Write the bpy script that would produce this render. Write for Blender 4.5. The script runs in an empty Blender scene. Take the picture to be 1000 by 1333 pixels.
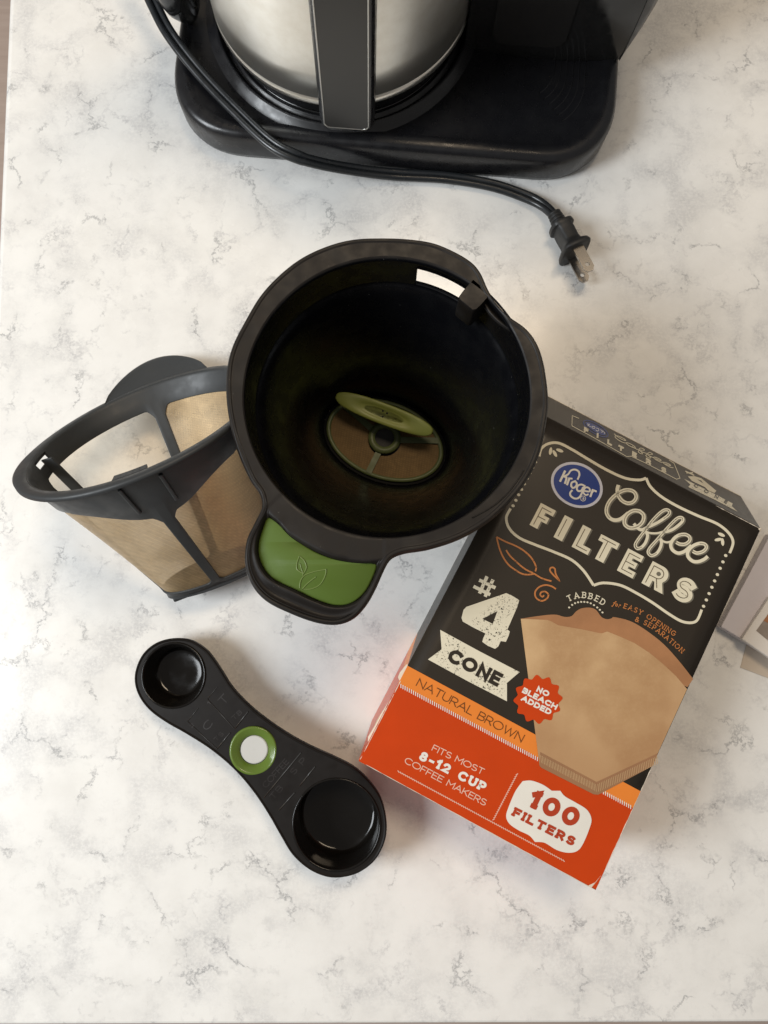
import bpy, bmesh, math, random
import numpy as np
from mathutils import Vector, Matrix
from mathutils.geometry import tessellate_polygon
random.seed(7)
rad = math.radians
sc = bpy.context.scene
col = sc.collection
S = 0.01                      # everything below is written in centimetres

# ------------------------------------------------------------------ camera
TILT, HC, F = 6.5, 44.0, 1000.0
cd = bpy.data.cameras.new("camera"); cam = bpy.data.objects.new("camera", cd); col.objects.link(cam)
cam.location = (0, 0, HC*S); cam.rotation_euler = (rad(TILT), 0, 0)
cd.sensor_fit = 'VERTICAL'; cd.sensor_height = 36.0; cd.sensor_width = 27.0
cd.lens = 36.0*F/1333.0; cd.clip_start = 0.01; cd.clip_end = 50
sc.camera = cam
sc.render.resolution_x = 768; sc.render.resolution_y = 1024

# ------------------------------------------------------------------ light
sc.view_settings.view_transform = 'Standard'; sc.view_settings.look = 'None'
sc.view_settings.exposure = 0.06; sc.view_settings.gamma = 1.0
W = bpy.data.worlds.new("World"); sc.world = W; W.use_nodes = True
bg = W.node_tree.nodes['Background']; bg.inputs[0].default_value = (1.0, 0.96, 0.92, 1); bg.inputs[1].default_value = 0.24

def area(name, loc, target, sx, sy, power, color):
    ld = bpy.data.lights.new(name, 'AREA'); ld.shape = 'RECTANGLE'; ld.size = sx; ld.size_y = sy
    ld.energy = power; ld.color = color
    o = bpy.data.objects.new(name, ld); col.objects.link(o); o.location = loc
    o.rotation_euler = (Vector(target)-Vector(loc)).to_track_quat('-Z', 'Y').to_euler()
    return o
area('window_light', (-0.99, -0.14, 0.86), (-0.05, 0.07, 0), 0.45, 0.60, 15.0, (0.91, 0.96, 1.0))
area('ceiling_light', (0.15, 0.75, 1.7), (0, 0.1, 0), 0.60, 0.40, 11.5, (1.0, 0.80, 0.57))

# ------------------------------------------------------------------ helpers
TR_ = rad(TILT)
def ray(px, py):
    x, y = (px-500)/F, (666.5-py)/F
    c, s = math.cos(TR_), math.sin(TR_)
    return Vector((x, y*c+s, y*s-c))
def at(px, py, z):
    d = ray(px, py); t = (z-HC)/d.z
    return Vector((d.x*t, d.y*t, z))

def mat(name, color=(.5,.5,.5), rough=.5, metal=0., spec=.5, coat=0.):
    m = bpy.data.materials.new(name); m.use_nodes = True
    b = m.node_tree.nodes['Principled BSDF']
    b.inputs['Base Color'].default_value = (*color, 1); b.inputs['Roughness'].default_value = rough
    b.inputs['Metallic'].default_value = metal; b.inputs['Specular IOR Level'].default_value = spec
    b.inputs['Coat Weight'].default_value = coat
    return m
def N(m, t, **k):
    n = m.node_tree.nodes.new(t)
    for a, v in k.items(): setattr(n, a, v)
    return n
def L(m, a, b): m.node_tree.links.new(a, b)
def coords(m, scale=100., sxyz=None):
    tc = N(m, 'ShaderNodeTexCoord'); mp = N(m, 'ShaderNodeMapping')
    s = sxyz or (scale,)*3
    mp.inputs['Scale'].default_value = s
    L(m, tc.outputs['Object'], mp.inputs['Vector']); return mp.outputs[0]
def noise(m, vec, scale, detail=2, rough=.5, dist=0.):
    n = N(m, 'ShaderNodeTexNoise'); n.inputs['Scale'].default_value = scale
    n.inputs['Detail'].default_value = detail; n.inputs['Roughness'].default_value = rough
    n.inputs['Distortion'].default_value = dist
    L(m, vec, n.inputs['Vector']); return n
def mrange(m, val, a, b, c=0., d=1., smooth=True):
    n = N(m, 'ShaderNodeMapRange'); n.interpolation_type = 'SMOOTHSTEP' if smooth else 'LINEAR'
    for i, v in zip((1,2,3,4), (a,b,c,d)): n.inputs[i].default_value = v
    L(m, val, n.inputs[0]); return n.outputs[0]
def math_(m, op, a, b=None):
    n = N(m, 'ShaderNodeMath', operation=op)
    for i, v in enumerate((a, b)):
        if v is None: continue
        if isinstance(v, (int, float)): n.inputs[i].default_value = v
        else: L(m, v, n.inputs[i])
    return n.outputs[0]
def mixc(m, fac, a, b):
    n = N(m, 'ShaderNodeMix', data_type='RGBA')
    if isinstance(fac, (int, float)): n.inputs[0].default_value = fac
    else: L(m, fac, n.inputs[0])
    for i, v in ((6, a), (7, b)):
        if isinstance(v, tuple): n.inputs[i].default_value = (*v, 1)
        else: L(m, v, n.inputs[i])
    return n.outputs[2]
def bsdf(m): return m.node_tree.nodes['Principled BSDF']
def bump(m, h, strength=.2, dist=.0002):
    n = N(m, 'ShaderNodeBump'); n.inputs['Strength'].default_value = strength
    n.inputs['Distance'].default_value = dist; L(m, h, n.inputs['Height']); L(m, n.outputs[0], bsdf(m).inputs['Normal'])

# ------------------------------------------------------------------ materials
def plastic(name, color, rough, dust=.35, grain=.06, spec=.5, sm=1.):
    m = mat(name, color, rough, spec=spec); v = coords(m)
    big = noise(m, v, .6, 3); fine = noise(m, v, 22, 3)
    vo = N(m, 'ShaderNodeTexVoronoi'); vo.inputs['Scale'].default_value = 2.6; L(m, v, vo.inputs['Vector'])
    sel = mrange(m, noise(m, v, 1.1, 2).outputs[0], .45, .62)
    sp = math_(m, 'MULTIPLY', mrange(m, vo.outputs['Distance'], .045, .025), math_(m, 'MULTIPLY', sel, dust))
    c = mixc(m, sp, color, (.35, .34, .31))
    smear = math_(m, 'MULTIPLY', mrange(m, big.outputs[0], .45, .75), sm*.10*dust/.35 if dust else 0.)
    c = mixc(m, smear, c, (.09, .085, .075))
    L(m, c, bsdf(m).inputs['Base Color'])
    L(m, mrange(m, noise(m, v, 1.4, 4).outputs[0], .3, .7, max(rough-.07, .03), rough+.08), bsdf(m).inputs['Roughness'])
    bump(m, fine.outputs[0], grain)
    return m
M = {}
M['blk_satin'] = plastic('black_satin_plastic', (.010, .0080, .0068), .48, spec=.24)
M['blk_deep'] = plastic('black_gloss_plastic', (.0035, .0036, .0045), .25, dust=.9, grain=.02, spec=.36, sm=.06)
M['blk_scoop'] = plastic('black_scoop_plastic', (.009, .0072, .0062), .45, dust=.12, sm=.6, spec=.17)
M['blk_cup'] = plastic('black_cup_plastic', (.008, .007, .0062), .13, dust=.0, grain=.02, spec=.28)
M['blk_machine'] = plastic('black_machine_plastic', (.009, .009, .0105), .30, dust=.12, grain=.05)
M['blk_gloss'] = plastic('black_machine_gloss', (.012, .012, .012), .12, dust=.05, grain=.0)
M['grey_frame'] = plastic('grey_black_basket_plastic', (.036, .039, .041), .46, dust=.2, spec=.4)
M['cord'] = plastic('cord_rubber', (.018, .02, .022), .30, dust=.1)
M['plug'] = plastic('plug_rubber', (.014, .014, .014), .5, dust=.1)
M['green_pad'] = plastic('green_pad_plastic', (.078, .128, .020), .52, spec=.22, sm=.4, dust=.30, grain=.03)
M['green_leaf'] = plastic('green_emblem_plastic', (.13, .19, .045), .4, dust=.0)
M['green_ring'] = plastic('green_ring_plastic', (.105, .165, .024), .22, dust=.0, grain=.0)
M['green_flap'] = plastic('green_flap_plastic', (.22, .25, .05), .5, dust=.1)
M['green_dark'] = plastic('olive_frame_plastic', (.075, .095, .03), .5, dust=.0)
M['hole_dark'] = mat('dark_hole', (.004,.004,.004), .6)
M['disc'] = plastic('pale_satin_disc', (.56, .56, .54), .38, dust=.0, grain=.03)
M['silver_trim'] = mat('silver_trim', (.5, .49, .46), .3, 1)
M['nickel'] = mat('nickel_prong', (.42, .39, .35), .22, 1)
M['handle_face'] = mat('handle_face', (.055, .053, .05), .32, 0.6)

m = mat('brushed_steel', (.60, .58, .54), .26, 1); v = coords(m, sxyz=(160, 160, 2))
nb = noise(m, v, 1.0, 3); v2 = coords(m, 100.)
bsdf(m).inputs['Roughness'].default_value = .38; bump(m, nb.outputs[0], .10, .0004); bsdf(m).inputs['Anisotropic'].default_value = .5
L(m, mixc(m, mrange(m, noise(m, v2, .9, 5, .6).outputs[0], .35, .75), (.88, .86, .80), (.80, .77, .70)), bsdf(m).inputs['Base Color'])
M['steel'] = m

# quartz countertop
m = mat('white_quartz', (.8,.8,.8), .22, spec=.4); v = coords(m)
wn = noise(m, v, .42, 5, .65)
vm = N(m, 'ShaderNodeVectorMath', operation='SCALE'); L(m, wn.outputs['Color'], vm.inputs[0]); vm.inputs['Scale'].default_value = 3.6
va = N(m, 'ShaderNodeVectorMath', operation='ADD'); L(m, v, va.inputs[0]); L(m, vm.outputs[0], va.inputs[1])
wn2 = noise(m, v, 2.6, 4, .7)
vm2 = N(m, 'ShaderNodeVectorMath', operation='SCALE'); L(m, wn2.outputs['Color'], vm2.inputs[0]); vm2.inputs['Scale'].default_value = .75
va2 = N(m, 'ShaderNodeVectorMath', operation='ADD'); L(m, va.outputs[0], va2.inputs[0]); L(m, vm2.outputs[0], va2.inputs[1])
def vein(scale, w0, w1, mask_scale, m0, m1, seed):
    mp = N(m, 'ShaderNodeMapping'); mp.inputs['Location'].default_value = (seed, seed*.7, 0); L(m, va2.outputs[0], mp.inputs[0])
    vo = N(m, 'ShaderNodeTexVoronoi', feature='DISTANCE_TO_EDGE'); vo.inputs['Scale'].default_value = scale
    L(m, mp.outputs[0], vo.inputs['Vector'])
    line = mrange(m, vo.outputs['Distance'], w0, w1, 1, 0)
    mp2 = N(m, 'ShaderNodeMapping'); mp2.inputs['Location'].default_value = (seed*3, -seed, 5); L(m, v, mp2.inputs[0])
    mk = mrange(m, noise(m, mp2.outputs[0], mask_scale, 3, .6).outputs[0], m0, m1)
    gr = mrange(m, noise(m, v, 6, 4, .7).outputs[0], .30, .60, .15, 1)
    return math_(m, 'MULTIPLY', math_(m, 'MULTIPLY', line, mk), gr)
v1 = vein(.30, .002, .046, .42, .49, .65, 3.1)
v2_ = vein(.58, .0, .11, .50, .50, .70, 9.7)
halo = vein(.30, .0, .30, .30, .38, .66, 3.1)
blot = math_(m, 'MULTIPLY', mrange(m, noise(m, va2.outputs[0], .55, 8, .72).outputs[0], .52, .72), mrange(m, noise(m, v, .17, 3).outputs[0], .40, .62))
cloud = mrange(m, noise(m, v, .30, 6, .65).outputs[0], .38, .72, 0, .30)
c = mixc(m, cloud, (.83, .82, .79), (.62, .605, .575))
c = mixc(m, math_(m, 'MULTIPLY', halo, .40), c, (.42, .42, .43))
c = mixc(m, math_(m, 'MULTIPLY', blot, .34), c, (.38, .38, .385))
c = mixc(m, math_(m, 'MULTIPLY', v2_, .36), c, (.28, .28, .30))
c = mixc(m, math_(m, 'MULTIPLY', v1, .60), c, (.20, .205, .215))
fl = N(m, 'ShaderNodeTexVoronoi'); fl.inputs['Scale'].default_value = 7; L(m, v, fl.inputs[0])
flm = math_(m, 'MULTIPLY', mrange(m, fl.outputs['Distance'], .10, .05), mrange(m, noise(m, v, .8, 3).outputs[0], .52, .66, 0, .35))
c = mixc(m, flm, c, (.33, .32, .31))
L(m, c, bsdf(m).inputs['Base Color'])
L(m, mrange(m, noise(m, v, .35, 4).outputs[0], .3, .7, .17, .30), bsdf(m).inputs['Roughness'])
M['quartz'] = m

m = mat('floor_wood', (.5,.4,.3), .5); v = coords(m, sxyz=(8, 90, 8))
L(m, mixc(m, noise(m, v, 1, 4).outputs[0], (.80, .66, .58), (.58, .45, .38)), bsdf(m).inputs['Base Color']); M['floor'] = m
M['cabinet'] = mat('cabinet_dark', (.03, .022, .018), .5)

# carton print materials
def ink(name, color, rough=.34, speck=None, var=.06):
    m = mat(name, color, rough); v = coords(m)
    n1 = noise(m, v, .5, 4, .6)
    dk = tuple(c*(1-var*2.2) for c in color); lt = tuple(min(1, c*(1+var)) for c in color)
    c = mixc(m, n1.outputs[0], dk, lt); bsdf(m).inputs['Specular IOR Level'].default_value = .32
    if speck:
        n2 = noise(m, v, 9, 3, .75); n3 = noise(m, v, .75, 2)
        k = math_(m, 'MULTIPLY', mrange(m, n2.outputs[0], speck[0], speck[0]+.03), mrange(m, n3.outputs[0], .40, .56))
        c = mixc(m, k, c, (.022, .019, .014))
    L(m, c, bsdf(m).inputs['Base Color']); bump(m, noise(m, v, 14, 3).outputs[0], .03)
    return m
M['ink_black'] = ink('carton_black', (.026, .020, .0138), .36)
M['ink_orange'] = ink('carton_orange', (.80, .235, .035), .34)
M['ink_red'] = ink('carton_red', (.57, .052, .003), .30)
M['ink_cream'] = ink('print_cream', (.72, .66, .50), .4)
M['ink_distress'] = ink('print_cream_worn', (.74, .69, .54), .4, speck=(.575,))
M['ink_white'] = ink('print_white', (.80, .77, .70), .4)
M['ink_pink'] = ink('print_pale_red', (.80, .50, .38), .4)
M['ink_copper'] = ink('print_copper', (.52, .19, .055), .4, speck=(.58,))
M['ink_redtext'] = ink('print_red', (.45, .05, .015), .4)
M['ink_brown'] = ink('print_brown', (.14, .05, .012), .4)
M['ink_blue'] = ink('print_blue', (.003, .035, .24), .35)
M['ink_lavender'] = ink('print_lavender', (.62, .62, .70), .35)
M['ink_inline'] = ink('print_inline', (.10, .075, .045), .4)
M['ink_shadow'] = ink('print_drop_shadow', (.16, .145, .11), .4)
M['paper_back'] = ink('print_filter_back', (.40, .19, .085), .4, var=.16)
M['paper_edge'] = ink('print_filter_edge', (.33, .17, .085), .4, var=.08)
M['paper_tick'] = ink('print_filter_tick', (.52, .34, .18), .4)
M['board'] = ink('bare_cardboard', (.72, .62, .50), .7)
m = mat('print_filter_front', (.6,.4,.2), .38); v = coords(m)
a = noise(m, v, .30, 3, .5); b = noise(m, v, 5.5, 4, .7)
c = mixc(m, mrange(m, a.outputs[0], .32, .66), (.42, .245, .115), (.60, .40, .21))
c = mixc(m, mrange(m, b.outputs[0], .40, .75, 0, .14), c, (.68, .48, .27))
L(m, c, bsdf(m).inputs['Base Color']); M['paper_front'] = m

# gold mesh: see-through weave, denser at grazing angles as real wire cloth is
def meshcloth(name, color, alpha, edge):
    m = mat(name, color, .45, .35); nt = m.node_tree
    out = nt.nodes['Material Output']
    tr = N(m, 'ShaderNodeBsdfTransparent'); tr.inputs[0].default_value = (1, .93, .82, 1)
    mx = N(m, 'ShaderNodeMixShader'); lw = N(m, 'ShaderNodeLayerWeight'); lw.inputs[0].default_value = .5
    v = coords(m)
    blot = mrange(m, noise(m, v, .55, 4, .6).outputs[0], .35, .75, -.06, .10)
    f = math_(m, 'ADD', mrange(m, lw.outputs['Facing'], .0, .9, alpha, edge), blot)
    L(m, f, mx.inputs[0]); L(m, tr.outputs[0], mx.inputs[1]); L(m, bsdf(m).outputs[0], mx.inputs[2]); L(m, mx.outputs[0], out.inputs[0])
    L(m, mixc(m, noise(m, v, .8, 4).outputs[0], tuple(x*.8 for x in color), tuple(min(1, x*1.15) for x in color)), bsdf(m).inputs['Base Color'])
    bump(m, noise(m, v, 30, 2).outputs[0], .2)
    wv = []
    for rot in (0, 90):
        mp = N(m, 'ShaderNodeMapping'); mp.inputs['Rotation'].default_value = (rad(20), rad(35), rad(rot+18)); L(m, v, mp.inputs[0])
        w = N(m, 'ShaderNodeTexWave'); w.inputs['Scale'].default_value = 2.6; w.inputs['Distortion'].default_value = .6; L(m, mp.outputs[0], w.inputs[0]); wv.append(w.outputs['Fac'])
    k = mrange(m, math_(m, 'MULTIPLY', wv[0], wv[1]), 0, 1, .88, 1.10, False)
    st = mrange(m, noise(m, v, 1.7, 5, .7, 1.5).outputs[0], .38, .68, .88, 1.06)
    hs = N(m, 'ShaderNodeHueSaturation'); L(m, math_(m, 'MULTIPLY', k, st), hs.inputs['Value'])
    L(m, bsdf(m).inputs['Base Color'].links[0].from_socket, hs.inputs['Color']); L(m, hs.outputs[0], bsdf(m).inputs['Base Color'])
    return m
M['mesh'] = meshcloth('gold_mesh', (.50, .35, .18), .50, .94)
M['mesh_lit'] = meshcloth('gold_mesh_lit', (.46, .36, .24), .14, .60)  # same mesh; clearer and greyer to imitate light coming through the far-left pane
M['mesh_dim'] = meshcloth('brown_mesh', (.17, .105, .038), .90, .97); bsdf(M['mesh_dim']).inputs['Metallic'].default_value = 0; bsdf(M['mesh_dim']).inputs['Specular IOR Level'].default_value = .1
M['mauve'] = ink('mauve_cover', (.68, .64, .67), .5)
M['offwhite'] = ink('offwhite_card', (.74, .69, .63), .5)
M['beige'] = ink('beige_card', (.58, .50, .41), .6)
M['photo'] = ink('printed_photo', (.40, .33, .27), .3, var=.4)
M['photo2'] = ink('printed_photo_tan', (.45, .20, .09), .3, var=.3)

# ------------------------------------------------------------------ object makers
def root_loc(p):
    v = Vector((0, 0, 0))
    while p is not None: v += p.location; p = p.parent
    return v
def mk(name, V, Fc, material, parent=None, smooth=True, origin=None):
    me = bpy.data.meshes.new(name)
    off = root_loc(parent)/S if parent else (Vector(origin) if origin else Vector((0,0,0)))
    me.from_pydata([tuple((Vector(v)-off)*S) for v in V], [], [tuple(f) for f in Fc])
    mats = material if isinstance(material, list) else [material]
    for x in mats: me.materials.append(x)
    me.validate(); me.update()
    if smooth:
        me.polygons.foreach_set('use_smooth', [True]*len(me.polygons))
    o = bpy.data.objects.new(name, me); col.objects.link(o)
    if parent: o.parent = parent
    elif origin: o.location = Vector(origin)*S
    return o
def fixn(o):
    bm = bmesh.new(); bm.from_mesh(o.data); bmesh.ops.remove_doubles(bm, verts=bm.verts, dist=1e-6)
    bmesh.ops.recalc_face_normals(bm, faces=bm.faces); bm.to_mesh(o.data); bm.free(); return o
def sharp(o, deg=35):
    try: o.data.set_sharp_from_angle(angle=rad(deg))
    except Exception: pass
    return o
def bevel(o, w, seg=2, ang=30):
    b = o.modifiers.new('bevel', 'BEVEL'); b.width = w*S; b.segments = seg; b.limit_method = 'ANGLE'; b.angle_limit = rad(ang)
    b.harden_normals = False; return o
def solid(o, t, off=-1):
    s = o.modifiers.new('solidify', 'SOLIDIFY'); s.thickness = t*S; s.offset = off; return o
def empty(name, loc, label, cat, group=None):
    o = bpy.data.objects.new(name, None); col.objects.link(o); o.location = Vector(loc)*S
    o.empty_display_size = .02
    o['label'] = label; o['category'] = cat
    if group: o['group'] = group
    return o
def structure(o): o['kind'] = 'structure'; return o

def spline(pts, n=8, closed=False):
    P = [Vector(p) for p in pts]; k = len(P); out = []
    rng = range(k if closed else k-1)
    for i in rng:
        if closed: a, b, c, d = P[i-1], P[i], P[(i+1) % k], P[(i+2) % k]
        else: a, b, c, d = P[max(i-1, 0)], P[i], P[i+1], P[min(i+2, k-1)]
        for j in range(n):
            t = j/n
            out.append(.5*((2*b)+(c-a)*t+(2*a-5*b+4*c-d)*t*t+(3*b-a-3*c+d)*t**3))
    if not closed: out.append(P[-1])
    return out
def grid(rows, closed=True, flip=False, skip=None):
    V, Fc = [], []
    n = len(rows[0])
    for r in rows: V += r
    for i in range(len(rows)-1):
        for j in range(n if closed else n-1):
            if skip and skip(i, j): continue
            k = (j+1) % n
            q = (i*n+j, i*n+k, (i+1)*n+k, (i+1)*n+j)
            Fc.append(q[::-1] if flip else q)
    return V, Fc
def cap(V, Fc, start, n, flip=False):
    q = tuple(range(start, start+n)); Fc.append(q[::-1] if flip else q)
def tube(path, r, n=12, squash=None):
    P = [Vector(p) for p in path]; rows = []
    for i, p in enumerate(P):
        t = (P[min(i+1, len(P)-1)]-P[max(i-1, 0)]).normalized()
        s = t.cross(Vector((0, 0, 1))); s = s.normalized() if s.length > 1e-4 else Vector((1, 0, 0))
        u = s.cross(t).normalized(); rr = r[i] if isinstance(r, list) else r
        rows.append([p+s*rr*math.cos(a)+u*rr*math.sin(a) for a in [2*math.pi*k/n for k in range(n)]])
    V, Fc = grid(rows); cap(V, Fc, 0, n); cap(V, Fc, len(V)-n, n, True)
    return V, Fc
def box(c, ex, ey, ez, hx, hy, hz):
    V = [c+ex*hx*a+ey*hy*b+ez*hz*d for d in (-1, 1) for a, b in ((-1,-1),(1,-1),(1,1),(-1,1))]
    return V, [(3,2,1,0),(4,5,6,7),(0,1,5,4),(1,2,6,5),(2,3,7,6),(3,0,4,7)]
def merge(*parts):
    V, Fc = [], []
    for v, f in parts:
        k = len(V); V += list(v); Fc += [tuple(i+k for i in q) for q in f]
    return V, Fc
def prism(poly, z0, z1):
    """closed plan polygon (list of Vector xy) -> solid between z0 and z1"""
    n = len(poly)
    V = [Vector((p[0], p[1], z0)) for p in poly]+[Vector((p[0], p[1], z1)) for p in poly]
    Fc = [(i, (i+1) % n, n+(i+1) % n, n+i) for i in range(n)]
    tri = tessellate_polygon([[Vector((p[0], p[1], 0)) for p in poly]])
    for t in tri: Fc.append(tuple(n+i for i in t)); Fc.append(tuple(reversed(t)))
    return V, Fc

# ------------------------------------------------------------------ countertop, cabinet, floor
L0 = Vector((-22.45, -22.70)); R0 = Vector((110, -22.30)); L1 = Vector((-23.75, 58)); R1 = Vector((110, 58))
V, Fc = prism([L0, R0, R1, L1], -3, 0)
ct = structure(bevel(fixn(mk('countertop', V, Fc, M['quartz'], smooth=False)), .28, 3))
V, Fc = box(Vector((44, 18, -48.05)), Vector((1,0,0)), Vector((0,1,0)), Vector((0,0,1)), 64, 38, 45)
cb = mk('cabinet', V, Fc, M['cabinet'], None, False, origin=(44, 18, -93)); cb['label'] = 'dark cabinet under the pale stone countertop'; cb['category'] = 'cabinet'
fl = structure(mk('floor', [(-300, -300, -93.1), (300, -300, -93.1), (300, 300, -93.1), (-300, 300, -93.1)], [(0,1,2,3)], M['floor'], smooth=False))

# ------------------------------------------------------------------ coffee maker
MA = rad(-4.85); ex = Vector((math.cos(MA), math.sin(MA), 0)); ey = Vector((-math.sin(MA), math.cos(MA), 0)); ez = Vector((0,0,1))
def ml(x, y, z=0.): return ex*x+ey*y+ez*z
MX0, MX1, MY0, MY1 = -14.95, 11.15, 25.80, 56.0
def rrect(x0, x1, y0, y1, r, n=14, rb=None):
    rb = rb or r; pts = []
    for cx, cy, a0, rr in ((x1-r, y0+r, -90, r), (x1-rb, y1-rb, 0, rb), (x0+rb, y1-rb, 90, rb), (x0+r, y0+r, 180, r)):
        for k in range(n+1):
            a = rad(a0+90*k/n); e = 2/2.25
            ca, sa = math.cos(a), math.sin(a)
            pts.append((cx+rr*math.copysign(abs(ca)**e, ca), cy+rr*math.copysign(abs(sa)**e, sa)))
    return pts
maker = empty('coffee_maker', ml(-1.9, 41), 'black coffee maker with a wide flat base at the top of the countertop', 'coffee maker')
rows = []
for ins, z in ((.35, .0), (.10, .12), (.0, .5), (.0, 1.75), (.05, 2.0), (.17, 2.2), (.36, 2.31), (.75, 2.33), (.95, 2.27), (1.1, 2.2)):
    rows.append([ml(x, y, z) for x, y in rrect(MX0+ins, MX1-ins, MY0+ins, MY1-ins, 4.4-ins*.75)])
V, Fc = grid(rows); n = len(rows[0]); cap(V, Fc, 0, n, True); cap(V, Fc, len(V)-n, n)
fixn(mk('base', V, Fc, M['blk_machine'], maker))
_pc = at(447, -5, 2.5); PC = Vector((_pc.x, _pc.y-.55, 0))                       # carafe centre
def lathe(prof, c, n=96, a0=0., a1=360., closed=True):
    rows = []
    for r, z in prof:
        rows.append([Vector((c.x+r*math.cos(rad(a0+(a1-a0)*k/n)), c.y+r*math.sin(rad(a0+(a1-a0)*k/n)), z)) for k in range(n)])
    return grid(rows)
V, Fc = lathe([(8.3, 2.15), (7.95, 2.26), (7.70, 2.55), (7.58, 2.62), (7.46, 2.58), (7.38, 2.3), (7.25, 2.28), (7.15, 2.45), (7.05, 2.5), (6.95, 2.4), (6.9, 2.3)], PC)
fixn(mk('warming_plate', *lathe([(6.95, 2.2), (6.9, 2.40), (6.8, 2.45), (.01, 2.45)], PC), M['blk_gloss'], maker))
fixn(mk('plate_rim', V, Fc, M['blk_machine'], maker))
# grip ribs on the right of the base
for k in range(6):
    ins = 2.0+.36*k; pts = rrect(MX0+ins, MX1-ins, MY0+ins, MY1-ins, 4.4-ins*.55, 24)
    seg = [p for p in pts[10:27]]+[(MX1-ins, MY0+ins+4.4+q) for q in (1.5, 3.0, 4.6)]
    mk('base_rib', *tube([ml(x, y, 2.185) for x, y in seg], .045, 8), M['blk_machine'], maker)
# tower (water tank side) with a rounded flank
def flank(z, b0=0., b1=1.25): return b0+b1*(1-math.exp(-(z-2.3)/2.6))
tr = at(806, 77, 2.25); trl = Vector((tr.dot(ex), tr.dot(ey)))
tl = at(604, 66, 2.25); tll = Vector((tl.dot(ex), tl.dot(ey)))
def tower_rows(sect):
    rows = []
    for z in [2.22, 2.6, 3.1, 3.8, 4.8, 6, 8, 11, 15, 20, 26, 30]:
        rows.append([ml(x, y, z) for x, y in sect(z)])
    return rows
xr, xl, yf = trl.x, tll.x, (trl.y+tll.y)/2
def front_sect(z):
    pts = []
    for k in range(13):
        t = k/12; x = xl+(xr-xl)*t
        pts.append((x, yf-.25*math.sin(math.pi*t)+.12*abs(2*t-1)**3+(-.35*(1-math.exp(-(z-2.2)/1.2)))))
    return pts+[(xr, 54), (xl, 54)]
V, Fc = grid(tower_rows(front_sect)); n = 15; cap(V, Fc, 0, n, True); cap(V, Fc, len(V)-n, n)
sharp(fixn(mk('front_panel', V, Fc, M['blk_gloss'], maker)))
def side_sect(z):
    b = flank(z); y0 = yf-.25*(1-math.exp(-(z-2.2)/1.2)); pts = [(xr+.03, 54)]
    pts.append((xr+.03, y0+.02))
    for k in range(1, 9):
        a = rad(-80+80*k/8); pts.append((xr+.03+b*math.cos(a), y0+1.7+1.65*math.sin(a)))
    pts.append((xr+.03+b, 54))
    return pts
V, Fc = grid(tower_rows(side_sect)); n = 11; cap(V, Fc, 0, n, True); cap(V, Fc, len(V)-n, n)
sharp(fixn(mk('side_panel', V, Fc, M['blk_machine'], maker)), 50)
# tank window set in the front panel
q0 = at(640, 36, 3.6); q1 = at(735, 30, 3.6); wx0, wx1 = q0.dot(ex), q1.dot(ex)
wp = [(x, y) for x, y in rrect(wx0, wx1, 3.7, 24, .9, 8)]
V = [ml(x, yf-.64, z) for x, z in wp]+[ml(x, yf-.50, z) for x, z in wp]; n = len(wp)
Fc = [tuple(range(n)), tuple(range(2*n-1, n-1, -1))]+[(i, (i+1) % n, n+(i+1) % n, n+i) for i in range(n)]
sharp(fixn(mk('tank_window', V, Fc, mat('smoked_tank', (.016, .0155, .015), .2), maker)), 40)
# left leg of the housing
lc = at(246, 31, 2.6); lx, ly = lc.dot(ex), lc.dot(ey)
rows = []
for z in [2.3, 2.5, 2.9, 3.5, 4.4, 6, 8, 11, 15, 20, 26]:
    g_ = 1-math.exp(-(z-2.2)/1.0); f = flank(z, 0, 1.0)
    rows.append([ml(lx-f*.35+(1.3*g_)*math.copysign(abs(math.cos(a))**.8, math.cos(a)), ly+.45+(1.35*g_)*math.copysign(abs(math.sin(a))**.8, math.sin(a)), z) for a in [2*math.pi*k/32 for k in range(32)]])
V, Fc = grid(rows); cap(V, Fc, 0, 32, True); cap(V, Fc, len(V)-32, 32)
fixn(mk('housing_leg', V, Fc, M['blk_gloss'], maker))
rows = []
for z in [2.7, 3.0, 3.6, 4.4, 6, 8, 11, 15, 20, 26]:
    g_ = 1-math.exp(-(z-2.5)/1.4); f = flank(z, 0, 1.0)
    rows.append([ml(lx-.75-f*.6+(1.15*g_)*math.cos(a), ly+.9+(1.45*g_)*math.sin(a), z) for a in [2*math.pi*k/32 for k in range(32)]])
V, Fc = grid(rows); cap(V, Fc, 0, 32, True); cap(V, Fc, len(V)-32, 32)
fixn(mk('housing_cheek', V, Fc, M['grey_frame'], maker))

# carafe
pot = empty('carafe', PC+ez*2.5, 'stainless steel carafe with a black handle standing on the coffee maker base', 'carafe')
V, Fc = lathe([(6.9, 3.85), (7.25, 3.88), (7.42, 3.96), (7.46, 4.05), (7.44, 4.46), (7.38, 4.50), (7.38, 4.54), (7.45, 4.60), (7.43, 6.5), (7.38, 10), (7.2, 14), (6.8, 17), (5.4, 19.2), (4.7, 20)], PC, 128)
fixn(mk('steel_body', V, Fc, M['steel'], pot))
fixn(mk('foot_ring', *lathe([(.01, 2.5), (6.75, 2.5), (6.95, 2.6), (7.05, 2.9), (7.1, 3.4), (7.2, 3.7), (7.15, 3.86), (6.8, 3.9)], PC, 128), M['blk_machine'], pot))
fixn(mk('lid', *lathe([(4.7, 19.9), (4.9, 20.2), (4.9, 21.2), (4.5, 21.8), (.01, 22)], PC, 64), M['blk_machine'], pot))
hb = at(451.5, 170, 3.2); hx, hy = hb.dot(ex), hb.dot(ey)
hh = 1.52
def hrow(z, s=1.):
    w = hh*s; d = .95
    return [ml(hx+a*w+.02*(z-3.2), hy+.9+b*d, z) for a, b in ((-1,-.62),(-.9,-.9),(-.72,-1),(.72,-1),(.9,-.9),(1,-.62),(1,.9),(-1,.9))]
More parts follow.
